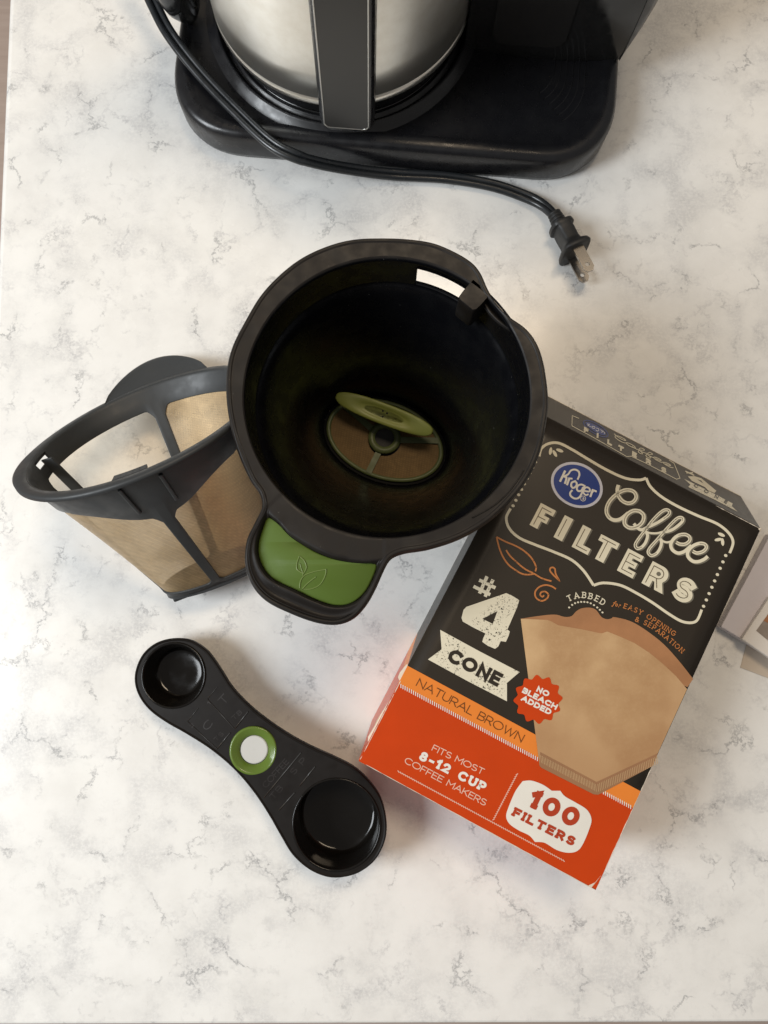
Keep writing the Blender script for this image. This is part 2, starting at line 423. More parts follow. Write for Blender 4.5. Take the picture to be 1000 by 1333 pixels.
rows = [hrow(3.2, .78), hrow(3.3, .92), hrow(3.6, 1.0)]+[hrow(z) for z in (4.5, 6, 9, 13, 17)]
V, Fc = grid(rows); cap(V, Fc, 0, 8, True); cap(V, Fc, len(V)-8, 8)
hd = fixn(mk('handle', V, Fc, M['blk_machine'], pot)); sharp(hd, 40); bevel(hd, .10, 3, 25)
def rounded_strip(w, z0, z1, r, y, skew=.02):
    pts = []
    for cx, cz, a0 in ((w-r, z0+r, -90), (w-r, z1-r, 0), (-w+r, z1-r, 90), (-w+r, z0+r, 180)):
        for k in range(9):
            a = rad(a0+90*k/8); x, z = cx+r*math.cos(a), cz+r*math.sin(a)
            pts.append(ml(hx+x+skew*(z-3.2), y, z))
    return pts
o_ = rounded_strip(1.27, 3.45, 16.6, .36, hy-.075); i_ = rounded_strip(1.20, 3.52, 16.5, .32, hy-.075)
o2 = [p+ey*.03 for p in o_]; i2 = [p+ey*.03 for p in i_]
V, Fc = grid([o2, o_, i_, i2])
fixn(mk('handle_trim', V, Fc, M['silver_trim'], pot))
i3 = rounded_strip(1.19, 3.53, 16.49, .31, hy-.06)
V, Fc = [p for p in i3]+[p+ey*.05 for p in i3], []
n = len(i3); Fc = [tuple(range(n)), tuple(range(2*n-1, n-1, -1))]+[(i, (i+1) % n, n+(i+1) % n, n+i) for i in range(n)]
sharp(fixn(mk('handle_inlay', V, Fc, M['handle_face'], pot)), 40)
V, Fc = box(ml(hx+.1, hy+2.1, 15.5), ex, ey, ez, 1.1, 1.3, .6)
bevel(mk('handle_bracket', V, Fc, M['blk_machine'], pot, False), .15, 3)

# power cord with plug
cpx = [(150,-95,4.2),(176,-48,3.7),(200,5,3.3),(222,46,3.05),(262,97,2.72),(310,147,2.66),(352,186,2.66),(384,203,2.55),(418,213,1.95),(462,221,1.05),(512,227,.42),(580,231,.33),(640,241,.33),(685,256,.34),(708,268,.55),(724,283,.95)]
path = spline([at(*p) for p in cpx], 10)
cord = empty('power_cord', at(580, 231, 0), 'black twin flex power cord running over the base and ending in a plug', 'cord')
P = path; left, right = [], []
for i, p in enumerate(P):
    t = (P[min(i+1, len(P)-1)]-P[max(i-1, 0)]).normalized(); s = t.cross(ez).normalized()
    k = min(1., (len(P)-1-i)/18); tw = .2*k if p.z < 2.4 else .0
    s2 = (s*math.cos(tw)+ez*math.sin(tw))
    left.append(p-s2*.195*(.5+.5*k)); right.append(p+s2*.195*(.5+.5*k))
mk('flex_core', *tube(left, .198, 12), M['cord'], cord)
mk('flex_core', *tube(right, .198, 12), M['cord'], cord)
pa = at(724, 283, 1.0); pb = at(756, 342, 1.25); ax = (pb-pa).normalized(); sd = ax.cross(ez).normalized(); up = sd.cross(ax)
def sect(d, hw, hv, e=.6, n=24, dz=0.):
    return [pa+ax*d+sd*hw*math.copysign(abs(math.cos(a))**e, math.cos(a))+up*(dz+hv*math.copysign(abs(math.sin(a))**e, math.sin(a))) for a in [2*math.pi*k/n for k in range(n)]]
plen = (pb-pa).length
rows = []
for k in range(4):
    d = -.30+k*.22; rows += [sect(d, .30+.02*k, .30+.03*k, 1), sect(d+.03, .40+.02*k, .42+.04*k, 1), sect(d+.13, .40+.02*k, .42+.04*k, 1), sect(d+.16, .30+.02*k, .30+.04*k, 1)]
V, Fc = grid(rows); cap(V, Fc, 0, 24); cap(V, Fc, len(V)-24, 24, True); fixn(mk('strain_relief', V, Fc, M['plug'], cord))
rows = [sect(.50, .36, .5, .9), sect(.56, .70, .78, .7), sect(.78, .72, .82, .7), sect(.84, .52, .78, .6), sect(1.2, .50, .80, .5), sect(1.75, .48, .80, .5), sect(2.02, .52, .86, .5), sect(2.22, .82, 1.12, .5), sect(2.42, .88, 1.2, .5), sect(2.50, .84, 1.16, .5)]
V, Fc = grid(rows); cap(V, Fc, 0, 24); cap(V, Fc, len(V)-24, 24, True); sharp(fixn(mk('plug_body', V, Fc, M['plug'], cord)), 60)
for zo in (.63, -.63):
    bm = bmesh.new(); hw = .32; d0, d1 = 2.45, 4.15
    outer = [(d0,-hw),(d1-.22,-hw),(d1,-hw+.16),(d1,hw-.16),(d1-.22,hw),(d0,hw)]
    hole = [(d1-.45+.13*math.cos(-2*math.pi*k/14), .13*math.sin(-2*math.pi*k/14)) for k in range(14)]
    P2 = [Vector((a, b, 0)) for a, b in outer]; H2 = [Vector((a, b, 0)) for a, b in hole]; A2 = P2+H2
    tri = tessellate_polygon([P2, H2]); V = []
    for s_ in (-.07, .07): V += [pa+ax*p.x+sd*p.y+up*(zo+s_) for p in A2]
    n = len(A2); Fc = [tuple(t) for t in tri]+[tuple(n+i for i in reversed(t)) for t in tri]
    for a_, b_ in ((0, 6), (6, 20)):
        m_ = b_-a_; Fc += [(a_+i, a_+(i+1) % m_, n+a_+(i+1) % m_, n+a_+i) for i in range(m_)]
    fixn(mk('prong', V, Fc, M['nickel'], cord, False))

# ------------------------------------------------------------------ funnel (brew basket holder)
FZ = 12.0
fc = at(504, 513.5, FZ)
funnel = empty('filter_funnel', (fc.x, fc.y, 0), 'black round coffee filter funnel with a green thumb pad in its handle', 'funnel')
zo = lambda pts, ox, oy, s: [(ox+x/s, oy+y/s) for x, y in pts]
outl = zo([(480,42),(560,45),(630,56),(690,80),(740,110),(768,142),(790,190),(815,232),(850,268),(895,300),(925,335),(945,380),(958,440),(965,520),(955,600),(938,670),(905,740),(855,805),(790,865),(710,912),(620,942),(545,955),(508,972),(488,1005),(466,1055),(438,1105),(400,1145),(350,1162),(290,1155),(220,1130),(150,1095),(108,1050),(86,990),(90,920),(115,865),(134,825),(130,785),(100,740),(65,660),(43,580),(32,500),(34,420),(50,355),(85,285),(130,210),(185,150),(250,100),(325,65),(400,46)], 280, 290, 2.2222)
OW = spline([at(x, y, FZ).to_2d() for x, y in outl], 8, True)
def radial(poly, c, n):
    """distance from c to a star-shaped outline in n directions"""
    out = []
    m_ = len(poly)
    for k in range(n):
        a = 2*math.pi*k/n; d = Vector((math.cos(a), math.sin(a))); best = 0
        for i in range(m_):
            p, q = poly[i]-c, poly[(i+1) % m_]-c; e_ = q-p
            den = d.x*e_.y-d.y*e_.x
            if abs(den) < 1e-9: continue
            t = (p.x*e_.y-p.y*e_.x)/den; u = (p.x*d.y-p.y*d.x)/den
            if t > best and -1e-6 <= u <= 1+1e-6: best = t
        out.append(best)
    return out
NF = 480
fc2 = fc.to_2d(); RO = radial(OW, fc2, NF); RI = 6.12
DIR = [Vector((math.cos(2*math.pi*k/NF), math.sin(2*math.pi*k/NF))) for k in range(NF)]
padpx = zo([(232,152),(280,188),(340,250),(410,300),(500,350),(600,392),(700,415),(790,425),(860,428),(868,445),(850,500),(810,580),(760,635),(700,668),(630,675),(560,662),(480,630),(400,592),(310,550),(240,510),(195,455),(168,390),(162,330),(172,270),(195,200),(212,160)], 300, 640, 4.545)
PADZ = FZ-.28
PAD = [at(x, y, PADZ).to_2d() for x, y in padpx]
PADS = spline(PAD, 5, True)
def inside(p, poly):
    c = False; j = len(poly)-1
    for i in range(len(poly)):
        a, b = poly[i], poly[j]
        if (a.y > p.y) != (b.y > p.y) and p.x < (b.x-a.x)*(p.y-a.y)/(b.y-a.y)+a.x: c = not c
        j = i
    return c
PN = np.array([[p.x, p.y] for p in PADS])
def sstep(a, b, x):
    t = max(0., min(1., (x-a)/(b-a))); return t*t*(3-2*t)
rows = []; NR = 46
ON = np.array([[p.x, p.y] for p in OW])
def seg_dist(p, arr):
    a = arr; b = np.roll(arr, -1, 0); ab = b-a; ap = np.array([p.x, p.y])-a
    t = np.clip((ap*ab).sum(1)/np.maximum((ab**2).sum(1), 1e-12), 0, 1)
    return float(np.sqrt(((a+ab*t[:, None]-np.array([p.x, p.y]))**2).sum(1)).min())
def flange_z(p, r, ro):
    de = seg_dist(p, ON)
    z = FZ
    if ro > 7.4:                       # handle tray: dished towards its rim, pad sits in a pocket
        dp = seg_dist(p, PN); ins = inside(p, PADS)
        if ins: z = PADZ-.16
        else:
            tray = sstep(7.0, 7.5, r)*sstep(.05, .55, de)
            z = FZ-.42*tray*sstep(0.0, .8, dp)
            z = min(z, FZ-.02)-(.22*(1-sstep(.0, .07, dp)))
    lip = sstep(.0, .10, de)*(1-sstep(.16, .26, de))
    z += .04*lip
    z -= .10*(1-sstep(0, .07, de))
    return z
for j in range(NR):
    t = j/(NR-1); row = []
    for k in range(NF):
        ri, ro = RI+.06, RO[k]
        if t > .5: r = ri+(ro-ri)*(1-(1-t)**1.35/(.5**.35))
        else: r = ri+(ro-ri)*t
        r = ri+(ro-ri)*t**.9 if ro > 7.4 else ri+(ro-ri)*t
        p = fc2+DIR[k]*r
        row.append(Vector((p.x, p.y, flange_z(p, r, ro))))
    rows.append(row)
inner = [Vector((fc2.x+DIR[k].x*(RI), fc2.y+DIR[k].y*(RI), FZ-.07)) for k in range(NF)]
skirt = [[Vector((fc2.x+DIR[k].x*(RO[k]-d), fc2.y+DIR[k].y*(RO[k]-d), z)) for k in range(NF)] for d, z in ((-.03, FZ-.22), (-.03, FZ-.55), (.05, FZ-.62), (.22, FZ-.62), (.25, FZ-.40))]
under = [[Vector((fc2.x+DIR[k].x*(6.32), fc2.y+DIR[k].y*(6.32), FZ-.42-(.35 if RO[k] > 7.4 else 0))) for k in range(NF)]]
undm = [[Vector((fc2.x+DIR[k].x*(RO[k]-.45), fc2.y+DIR[k].y*(RO[k]-.45), FZ-(.75 if RO[k] > 7.4 else .42))) for k in range(NF)]]
V, Fc = grid([inner]+rows+skirt+undm+under)
fixn(mk('rim_flange', V, Fc, M['blk_satin'], funnel))
# body: wall band, ledge, cone down to an oval floor; slot cut through the wall band
bc = at(501, 572, 1.2).to_2d()                      # oval floor centre
EA = rad(-21); ea, eb = 3.75, 2.55
def oval(k, a, b):
    th = 2*math.pi*k/NF-EA; ct_, st_ = math.cos(th), math.sin(th)
    return 1/math.sqrt((ct_/a)**2+(st_/b)**2)
sl0 = (at(542, 352, FZ-1).to_2d()-fc2); sl1 = (at(611, 392, FZ-1).to_2d()-fc2)
A0 = math.atan2(sl1.y, sl1.x); A1 = math.atan2(sl0.y, sl0.x)
prof = [(0, FZ-.05, 5.95), (0, FZ-.40, 5.93), (0, FZ-.80, 5.91), (0, FZ-2.35, 5.86), (0, FZ-2.40, 5.85), (0, FZ-2.45, 5.84), (0, FZ-2.50, 5.82), (0, FZ-2.56, 5.76)]
rows = [[Vector((fc2.x+DIR[k].x*r, fc2.y+DIR[k].y*r, z)) for k in range(NF)] for _, z, r in [(a_, b_, c_+.19) for a_, b_, c_ in prof]]
NC = 22
for j in range(1, NC+1):
    t = j/NC; z = (FZ-2.56)+(1.3-(FZ-2.56))*t; s_ = t**.92; c_ = fc2.lerp(bc, t**1.1)
    rows.append([Vector((c_.x+DIR[k].x*((5.90)*(1-s_)+oval(k, ea, eb)*s_), c_.y+DIR[k].y*((5.90)*(1-s_)+oval(k, ea, eb)*s_), z)) for k in range(NF)])
for f_, z in ((.99, 1.15), (.97, .9), (.93, .8)):
    rows.append([Vector((bc.x+DIR[k].x*oval(k, ea, eb)*f_, bc.y+DIR[k].y*oval(k, ea, eb)*f_, z)) for k in range(NF)])
def skip(i, j):
    a = 2*math.pi*(j+.5)/NF
    return i == 2 and A0 < a < A1
V, Fc = grid(rows, skip=skip)
fb = mk('funnel_body', V, Fc, M['blk_deep'], funnel)
if (fb.data.polygons[NF*12].normal.dot(Vector((fc2.x, fc2.y, 0))*S-funnel.location-fb.data.polygons[NF*12].center)) < 0: fb.data.flip_normals()
solid(fb, .2, -1)
for p_ in fb.data.polygons: pass
V, Fc = lathe([(4.2, .0), (4.3, .05), (4.3, .9), (4.05, 1.4), (3.95, 1.9)], Vector((bc.x, bc.y, 0)), 96)
fixn(mk('foot_ring', V, Fc, M['blk_satin'], funnel))
# latch block on the inner rim
la = at(616, 386, FZ).to_2d()-fc2; ang = math.atan2(la.y, la.x); u_ = Vector((math.cos(ang), math.sin(ang), 0)); w_ = Vector((-u_.y, u_.x, 0))
rr = []
for z, sh in ((FZ-2.6, .30), (FZ-2.4, .75), (FZ-1.9, 1.0), (FZ-.25, 1.0), (FZ-.04, 1.0), (FZ+.0, .97)):
    pts = [(6.12, -.50*sh), (5.9, -.5*sh), (5.50, -.50*sh), (5.16, -.47*sh), (5.05, -.36), (5.05, .36), (5.16, .47*sh), (5.50, .50*sh), (5.9, .5*sh), (6.12, .50*sh)]
    rr.append([Vector((fc2.x, fc2.y, z))+u_*(6.21-(6.02-a)*sh)+w_*b for a, b in pts])
V, Fc = grid(rr); cap(V, Fc, 0, 10, True); cap(V, Fc, len(V)-10, 10)
lt = fixn(mk('latch_block', V, Fc, M['blk_satin'], funnel)); sharp(lt, 50)
# thumb pad with embossed leaves
n = len(PADS); V = []
for d, z in ((.03, PADZ-.14), (.03, PADZ-.02), (.10, PADZ+.03)):
    cx = sum((p for p in PADS), Vector((0, 0)))/n
    V += [Vector((p.x, p.y, z))+Vector(((cx-p).normalized().x*d, (cx-p).normalized().y*d, 0)) for p in PADS]
Fc = [(j*n+i, j*n+(i+1) % n, (j+1)*n+(i+1) % n, (j+1)*n+i) for j in range(2) for i in range(n)]
for t in tessellate_polygon([V[2*n:3*n]]): Fc.append(tuple(2*n+i for i in t))
pad = sharp(fixn(mk('thumb_pad', V, Fc, M['green_pad'], funnel)), 60)
def pad_line(pts, r=.028):
    P = [at(x, y, PADZ+.035) for x, y in zo(pts, 300, 640, 4.545)]
    return tube(spline(P, 6), r, 6)
g1 = [pad_line([(408,382),(395,420),(395,460),(430,485)]), pad_line([(408,382),(438,410),(450,450),(432,487)]), pad_line([(412,425),(420,455),(430,485),(425,500)], .022)]
g2 = [pad_line([(567,460),(500,472),(440,495),(415,530),(410,572)]), pad_line([(567,460),(560,500),(530,550),(480,575),(430,577)]), pad_line([(505,505),(460,540),(425,577)], .03)]
mk('leaf_emblem', *merge(*g1), M['green_leaf'], pad); mk('leaf_emblem', *merge(*g2), M['green_leaf'], pad)
# seam ridge on the left of the flange and at lower right
def rimline(pts, r=.03, z=FZ+.02): return tube(spline([at(x, y, z) for x, y in pts], 8), r, 6)
mk('rim_seam', *rimline(zo([(64,352),(48,400),(45,500),(58,590),(85,670),(112,735),(142,785),(148,825),(128,868),(103,925),(100,985),(120,1040),(160,1082),(230,1116),(300,1140),(352,1146),(392,1130)], 280, 290, 2.2222), .02), M['blk_satin'], funnel)
mk('rim_seam', *rimline([(682,612),(676,622),(660,643),(640,660),(615,674)], .03), M['blk_satin'], funnel)
# floor of the funnel: oval frame, spokes, hub, mesh panes and the pale green flap
fr0 = at(500, 576, 1.0); FZf = .95
E1 = Vector((math.cos(EA), math.sin(EA), 0)); E2 = Vector((-math.sin(EA), math.cos(EA), 0)); fo = Vector((bc.x, bc.y, FZf))
def ell(a, b, z, n=72): return [fo+E1*a*math.cos(2*math.pi*k/n)+E2*b*math.sin(2*math.pi*k/n)+ez*z for k in range(n)]
fl_ = mk('floor_plate', *(lambda r: (r[0], r[1]+[tuple(range(72))]))(grid([ell(3.6, 2.4, 0), ell(3.75, 2.5, -.3)])), M['hole_dark'], funnel)
fixn(mk('strainer_rim', *grid([ell(3.46, 2.24, .02), ell(3.44, 2.22, .16), ell(3.22, 2.02, .16), ell(3.2, 2.0, .02)]), M['green_dark'], funnel))
hubc = fo+E1*(-.05)+E2*.1
def ringp(c, r0, r1, z0, z1, n=40):
    rr = [[c+Vector((r*math.cos(2*math.pi*k/n), r*math.sin(2*math.pi*k/n), z)) for k in range(n)] for r, z in ((r1, z0), (r1, z1), (r0, z1), (r0, z0))]
    return grid(rr)
fixn(mk('hub', *ringp(hubc, .55, .92, .05, .30), M['green_dark'], funnel))
for a in (20, 160, 265):
    d = E1*math.cos(rad(a))+E2*math.sin(rad(a)); ln = 1/math.sqrt((math.cos(rad(a))/3.3)**2+(math.sin(rad(a))/2.1)**2)
    V, Fc = box(fo+d*(.85+ln)/2+ez*.12, d, d.cross(ez), ez, (ln-.85)/2, .17, .08)
    mk('spoke', V, Fc, M['green_dark'], funnel, False)
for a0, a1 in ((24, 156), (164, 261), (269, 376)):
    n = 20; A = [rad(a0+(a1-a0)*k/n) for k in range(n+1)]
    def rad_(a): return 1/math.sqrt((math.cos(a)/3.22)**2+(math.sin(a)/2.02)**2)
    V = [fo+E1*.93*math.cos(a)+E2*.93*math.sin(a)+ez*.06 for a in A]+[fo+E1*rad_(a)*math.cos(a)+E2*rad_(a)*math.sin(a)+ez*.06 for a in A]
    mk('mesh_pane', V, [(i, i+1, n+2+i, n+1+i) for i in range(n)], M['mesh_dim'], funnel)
fz = 2.6; fcn = at(500, 539, fz); fdir = (at(562, 562, fz)-at(440, 516, fz)).normalized(); fper = ez.cross(fdir).normalized()
tl_ = (fper*math.cos(rad(14))+ez*math.sin(rad(14)))       # flap leans
fa, fbb = (at(562, 566, fz)-at(438, 514, fz)).length/2, .58
fn = fdir.cross(tl_).normalized()
def flp(x, y, h=0.): return fcn+fdir*x+tl_*y+fn*h
def supe(a, b, k, n=64, e=.80):
    th = 2*math.pi*k/n; c_, s_ = math.cos(th), math.sin(th)
    return a*math.copysign(abs(c_)**e, c_), b*math.copysign(abs(s_)**e, s_)
rows = [[flp(*supe(fa, fbb, k), -.05) for k in range(64)], [flp(*supe(fa, fbb, k), 0.) for k in range(64)], [flp(*supe(fa*.97, fbb*.93, k), .05) for k in range(64)],
        [flp(*supe(fa*.56, fbb*.66, k), .05) for k in range(64)], [flp(*supe(fa*.52, fbb*.55, k), .0) for k in range(64)], [flp(*supe(fa*.40, fbb*.38, k), -.05) for k in range(64)]]
V, Fc = grid(rows); cap(V, Fc, 0, 64, True); cap(V, Fc, len(V)-64, 64)
flap = fixn(mk('valve_flap', V, Fc, M['green_flap'], funnel))
for dx, dy in ((-.12, .14), (.14, .10), (-.02, -.15)):
    c_ = flp(dx, dy, -.045); rr = [[c_+(fdir*math.cos(a)+tl_*math.sin(a))*r+fn*h for a in [2*math.pi*k/12 for k in range(12)]] for r, h in ((.055, 0), (.055, .01))]
    V, Fc = grid(rr); cap(V, Fc, 12, 12); mk('vent_hole', V, Fc, M['hole_dark'], flap)

# ------------------------------------------------------------------ gold-mesh basket lying on its tab
BZ = 6.9
nh = Vector((-.36, .93, 0)).normalized(); el = rad(36)
bn = nh*math.cos(el)+ez*math.sin(el)                    # opening direction
bm_ = Vector((nh.y, -nh.x, 0))                          # long direction, to the right
bw = bm_.cross(bn)
if bw.z < 0: bw = -bw                                   # up side of the rim
bcn = at(186, 553, BZ)
RB, DB = 5.95, 9.4
basket = empty('mesh_filter_basket', (bcn.x, bcn.y, 0), 'gold mesh coffee filter basket in a black frame lying on its side', 'filter basket')
NB = 240
def bsec(th, t):
    """t 0 rim .. 1 base"""
    a = RB*(1-t)+2.95*t; b = RB*(1-t)+1.15*t
    c_, s_ = math.cos(th), math.sin(th)
    e = 1-.12*t
    return a*math.copysign(abs(c_)**e, c_), b*math.copysign(abs(s_)**e, s_)
def bp(th, t, out=0., dep=None):
    x, y = bsec(th, t); k = 1+out/max(math.hypot(x, y), .1)
    d = DB*t if dep is None else dep
    return bcn+bm_*x*k+bw*y*k-bn*d
TH = [2*math.pi*k/NB for k in range(NB)]
ribs = [90, 270, 2, 178]; RW = [3.2, 3.2, 3.0, 3.0]
def ribd(th):
    return min(abs((math.degrees(th)-r+180) % 360-180)-w for r, w in zip(ribs, RW))
def band(th):
    d = max(ribd(th), 0); s_ = abs(math.sin(th))
    b = (.16+.14*math.exp(-(d/24)**2)*(1 if s_ > .7 else .1)) if math.sin(th) > 0 else .115
    if d < 4: b += .05*(1-d/4)**2
    return b
def lowb(th):
    d = max(ribd(th), 0); return .955-(.02*(1-d/4)**2 if d < 4 else 0)
rows = []; kinds = []
for f_ in [0, .12, .14, .5, 1]: rows.append([bp(th, band(th)*f_) for th in TH])
for f_ in [.08, .25, .5, .75, .92, 1]: rows.append([bp(th, band(th)+(lowb(th)-band(th))*f_) for th in TH])
rows.append([bp(th, 1.0) for th in TH]); rows.append([bp(th, 1.0, -.25) for th in TH])
slotA = [k for k in range(NB) if 190 < math.degrees(TH[k]) < 170]
def bskip(i, j):
    thm = 2*math.pi*(j+.5)/NB
    return (4 <= i <= 9 and ribd(thm) > 0) or (i == 2 and 186 < math.degrees(thm) < 199) 
V, Fc = grid(rows, skip=bskip)
fr = mk('basket_frame', V, Fc, M['grey_frame'], basket); fixn(fr); solid(fr, .16, 0); bevel(fr, .03, 2, 60)
# step bead under the band
def loop_tube(fn_, r, n=8): 
    P = [fn_(th) for th in TH]; rows = []
    for i, p in enumerate(P):
        t = (P[(i+1) % NB]-P[i-1]).normalized(); o_ = (p-bcn+bn*((p-bcn).dot(-bn))).normalized(); u = t.cross(o_).normalized()
        rows.append([p+o_*r*math.cos(a)+u*r*math.sin(a) for a in [2*math.pi*k/n for k in range(n)]])
    rows.append(rows[0]); return grid(rows)
# flange with a soft bump
def fl_out(th):
    d = math.degrees(th) % 360; e_ = min(d, 360-d); return .50-.30*math.exp(-(e_/34)**2)+.22*math.exp(-((d-186)/24)**2)+.06*math.exp(-(((d-100))/30)**2)
frow = []
for o_, dz in ((-.04, .30), (-.06, .02), (.0, -.06), (.2, -.08)): frow.append([bp(th, 0, o_, dz) for th in TH])
for f_ in (.8, 1.0): frow.append([bp(th, 0, fl_out(th)*f_, -.08 if f_ < 1 else -.02) for th in TH])
frow.append([bp(th, 0, fl_out(th), .16) for th in TH]); frow.append([bp(th, 0, .12, .22) for th in TH])
fixn(mk('rim_flange', *grid(frow), M['grey_frame'], basket))
# inner notch tab on the front of the rim
V, Fc = merge(*[box(bcn+bm_*math.cos(rad(a))*5.72+bw*math.sin(rad(a))*5.72-bn*(-.02), Vector((0,0,0))+(bm_*-math.sin(rad(a))+bw*math.cos(rad(a))), (bm_*math.cos(rad(a))+bw*math.sin(rad(a))), bn, .17, .22, .05) for a in range(86, 99, 3)])
mk('inner_tab', V, Fc, M['grey_frame'], basket, False)
# two fins on the upper outside near the rib
for a in (81, 99):
    th = rad(a); p0, p1 = bp(th, .05, .12), bp(th, .24, .10); d = (p1-p0).normalized(); o_ = (bw).normalized()
    V, Fc = box((p0+p1)/2, d, d.cross(o_).normalized(), o_, (p1-p0).length/2, .09, .14)
    bevel(mk('guide_fin', V, Fc, M['grey_frame'], basket, False), .05)
# thumb tab below the rim
tb = []
tx0, tx1 = -2.9, 3.1
for s_ in range(25):
    u = s_/24; x = tx0+(tx1-tx0)*u
    prof_ = math.sin(math.pi*u)**.62
    tb.append((x, prof_))
def tabp(x, f_, h): 
    base = -math.sqrt(max(RB*RB-x*x, 0))-.35
    return bcn+bm_*(x+.35)+bw*base+nh*(1.75*f_)-ez*(1.1*f_)+bn*.05+(ez*.94+nh*.34)*h
rows = [[tabp(x, p_*f_, h) for x, p_ in tb] for f_, h in ((0, .0), (.4, .0), (.8, .02), (.94, .05), (1.0, .02), (1.0, -.12), (.9, -.16), (0, -.16))]
tbo = fixn(mk('thumb_tab', *grid(rows, closed=False), M['grey_frame'], basket))
# tall side clip seen through the opening at the left end
for a in (193,):
    th = rad(a); p0, p1 = bp(th, .03, -.1), bp(th, .42, -.1); d = (p1-p0).normalized(); o_ = (p0-bcn); o_ -= bn*o_.dot(bn); o_.normalize()
    V, Fc = box((p0+p1)/2-o_*.25, d, d.cross(o_).normalized(), o_, (p1-p0).length/2, .07, .30)
    bevel(mk('inner_fin', V, Fc, M['grey_frame'], basket, False), .04)
# mesh panes
for r0, r1 in ((5, 86.8), (93.2, 175), (181, 266.8), (273.2, 359)):
    n = 40; rows = []
    for i in range(13):
        t_ = i/12; row = []
        for k in range(n+1):
            th = rad(r0+(r1-r0)*k/n); b0, b1 = band(th)-.02, lowb(th)+.01
            row.append(bp(th, b0+(b1-b0)*t_, -.02-.10*math.sin(math.pi*t_)*math.sin(math.pi*k/n)))
        rows.append(row)
    mk('mesh_pane', *grid(rows, closed=False), M['mesh_lit'] if r0 == 181 else M['mesh'], basket)
# base plate and its feet
rows = [[bp(th, 1.0, o_, DB+d_) for th in TH] for o_, d_ in ((.10, -.35), (.12, .12), (0, .16), (-.5, .16))]
V, Fc = grid(rows); cap(V, Fc, len(V)-NB, NB)
sharp(fixn(mk('base_plate', V, Fc, M['grey_frame'], basket)), 40)
for x0, x1 in ((-2.9, -.55), (.75, 2.7)):
    V, Fc = box(bcn+bm_*(x0+x1)/2+bw*.1-bn*(DB+.22), bm_, bw, bn, (x1-x0)/2-.15, .62, .12)
    bevel(mk('base_foot', V, Fc, M['grey_frame'], basket, False), .08, 3)

# ------------------------------------------------------------------ double-ended scoop
SZA, SZB = 1.75, 2.55
ca, cb_ = at(223, 881, SZA), at(436, 1072, SZB)
scoop = empty('coffee_scoop', ((ca.x+cb_.x)/2, (ca.y+cb_.y)/2, 0), 'black double ended coffee scoop with a green ring between its two cups', 'scoop')
so = zo([(180,40),(240,45),(290,75),(320,110),(350,155),(385,210),(430,260),(480,305),(540,350),(610,395),(680,432),(760,468),(830,505),(885,555),(925,615),(943,690),(938,760),(905,825),(850,868),(790,885),(735,882),(675,855),(620,805),(580,740),(540,670),(495,600),(440,530),(380,470),(310,415),(230,365),(160,325),(100,280),(62,225),(52,165),(75,100),(120,58)], 160, 820, 2.7778)
sx = (cb_-ca); sl_ = Vector((sx.x, sx.y)).length; su = Vector((sx.x, sx.y))/sl_
def sz(p): return SZA+(SZB-SZA)*((Vector((p[0], p[1]))-ca.to_2d()).dot(su))/sl_
def sat(px, py, dz=0.):
    z = 2.1
    for _ in range(4): p = at(px, py, z+dz); z = sz(p)
    return at(px, py, z+dz)
SO = spline([sat(x, y).to_2d() for x, y in so], 6, True)
# cup centres/radii
cA = sat(226, 879); rA = (sat(184, 879)-sat(268, 879)).length/2
cB = sat(438, 1073); rB = (sat(380, 1073)-sat(496, 1073)).length/2
cR = sat(330, 977); rR = 1.22
def circ(c, r, n, off=0.): return [Vector((c.x+r*math.cos(2*math.pi*(k+off)/n), c.y+r*math.sin(2*math.pi*(k+off)/n))) for k in range(n)]
n_o = len(SO); holes = [circ(cA, rA, 56), circ(cB, rB, 72), circ(cR, rR, 48)]
loops = [SO]+holes; flat = [p for l_ in loops for p in l_]
tri = tessellate_polygon([[Vector((p.x, p.y, 0)) for p in l_] for l_ in loops])
cen = sum(SO, Vector((0, 0)))/n_o
V = [Vector((p.x, p.y, sz(p))) for p in flat]; Fc = [tuple(t) for t in tri]
# rolled outer edge
base_n = len(V); nrm = []
for i in range(n_o):
    t = (SO[(i+1) % n_o]-SO[i-1]).normalized(); nn = Vector((t.y, -t.x))
    if nn.dot(SO[i]-cen) < 0 and i == 0: flipn = -1
    elif i == 0: flipn = 1
    nrm.append(nn*flipn)
prev = list(range(n_o))
for off, dz in ((.07, .05), (.12, .03), (.15, -.06), (.13, -.45), (.05, -.47), (.03, -.2)):
    cur = []
    for i in range(n_o): V.append(Vector((SO[i].x+nrm[i].x*off, SO[i].y+nrm[i].y*off, sz(SO[i])+dz))); cur.append(len(V)-1)
    for i in range(n_o): Fc.append((prev[i], prev[(i+1) % n_o], cur[(i+1) % n_o], cur[i]))
    prev = cur
sh = sharp(fixn(mk('handle_plate', V, Fc, M['blk_scoop'], scoop)), 50)
for p_ in sh.data.polygons:
    if abs(p_.normal.z) > .97: p_.use_smooth = False
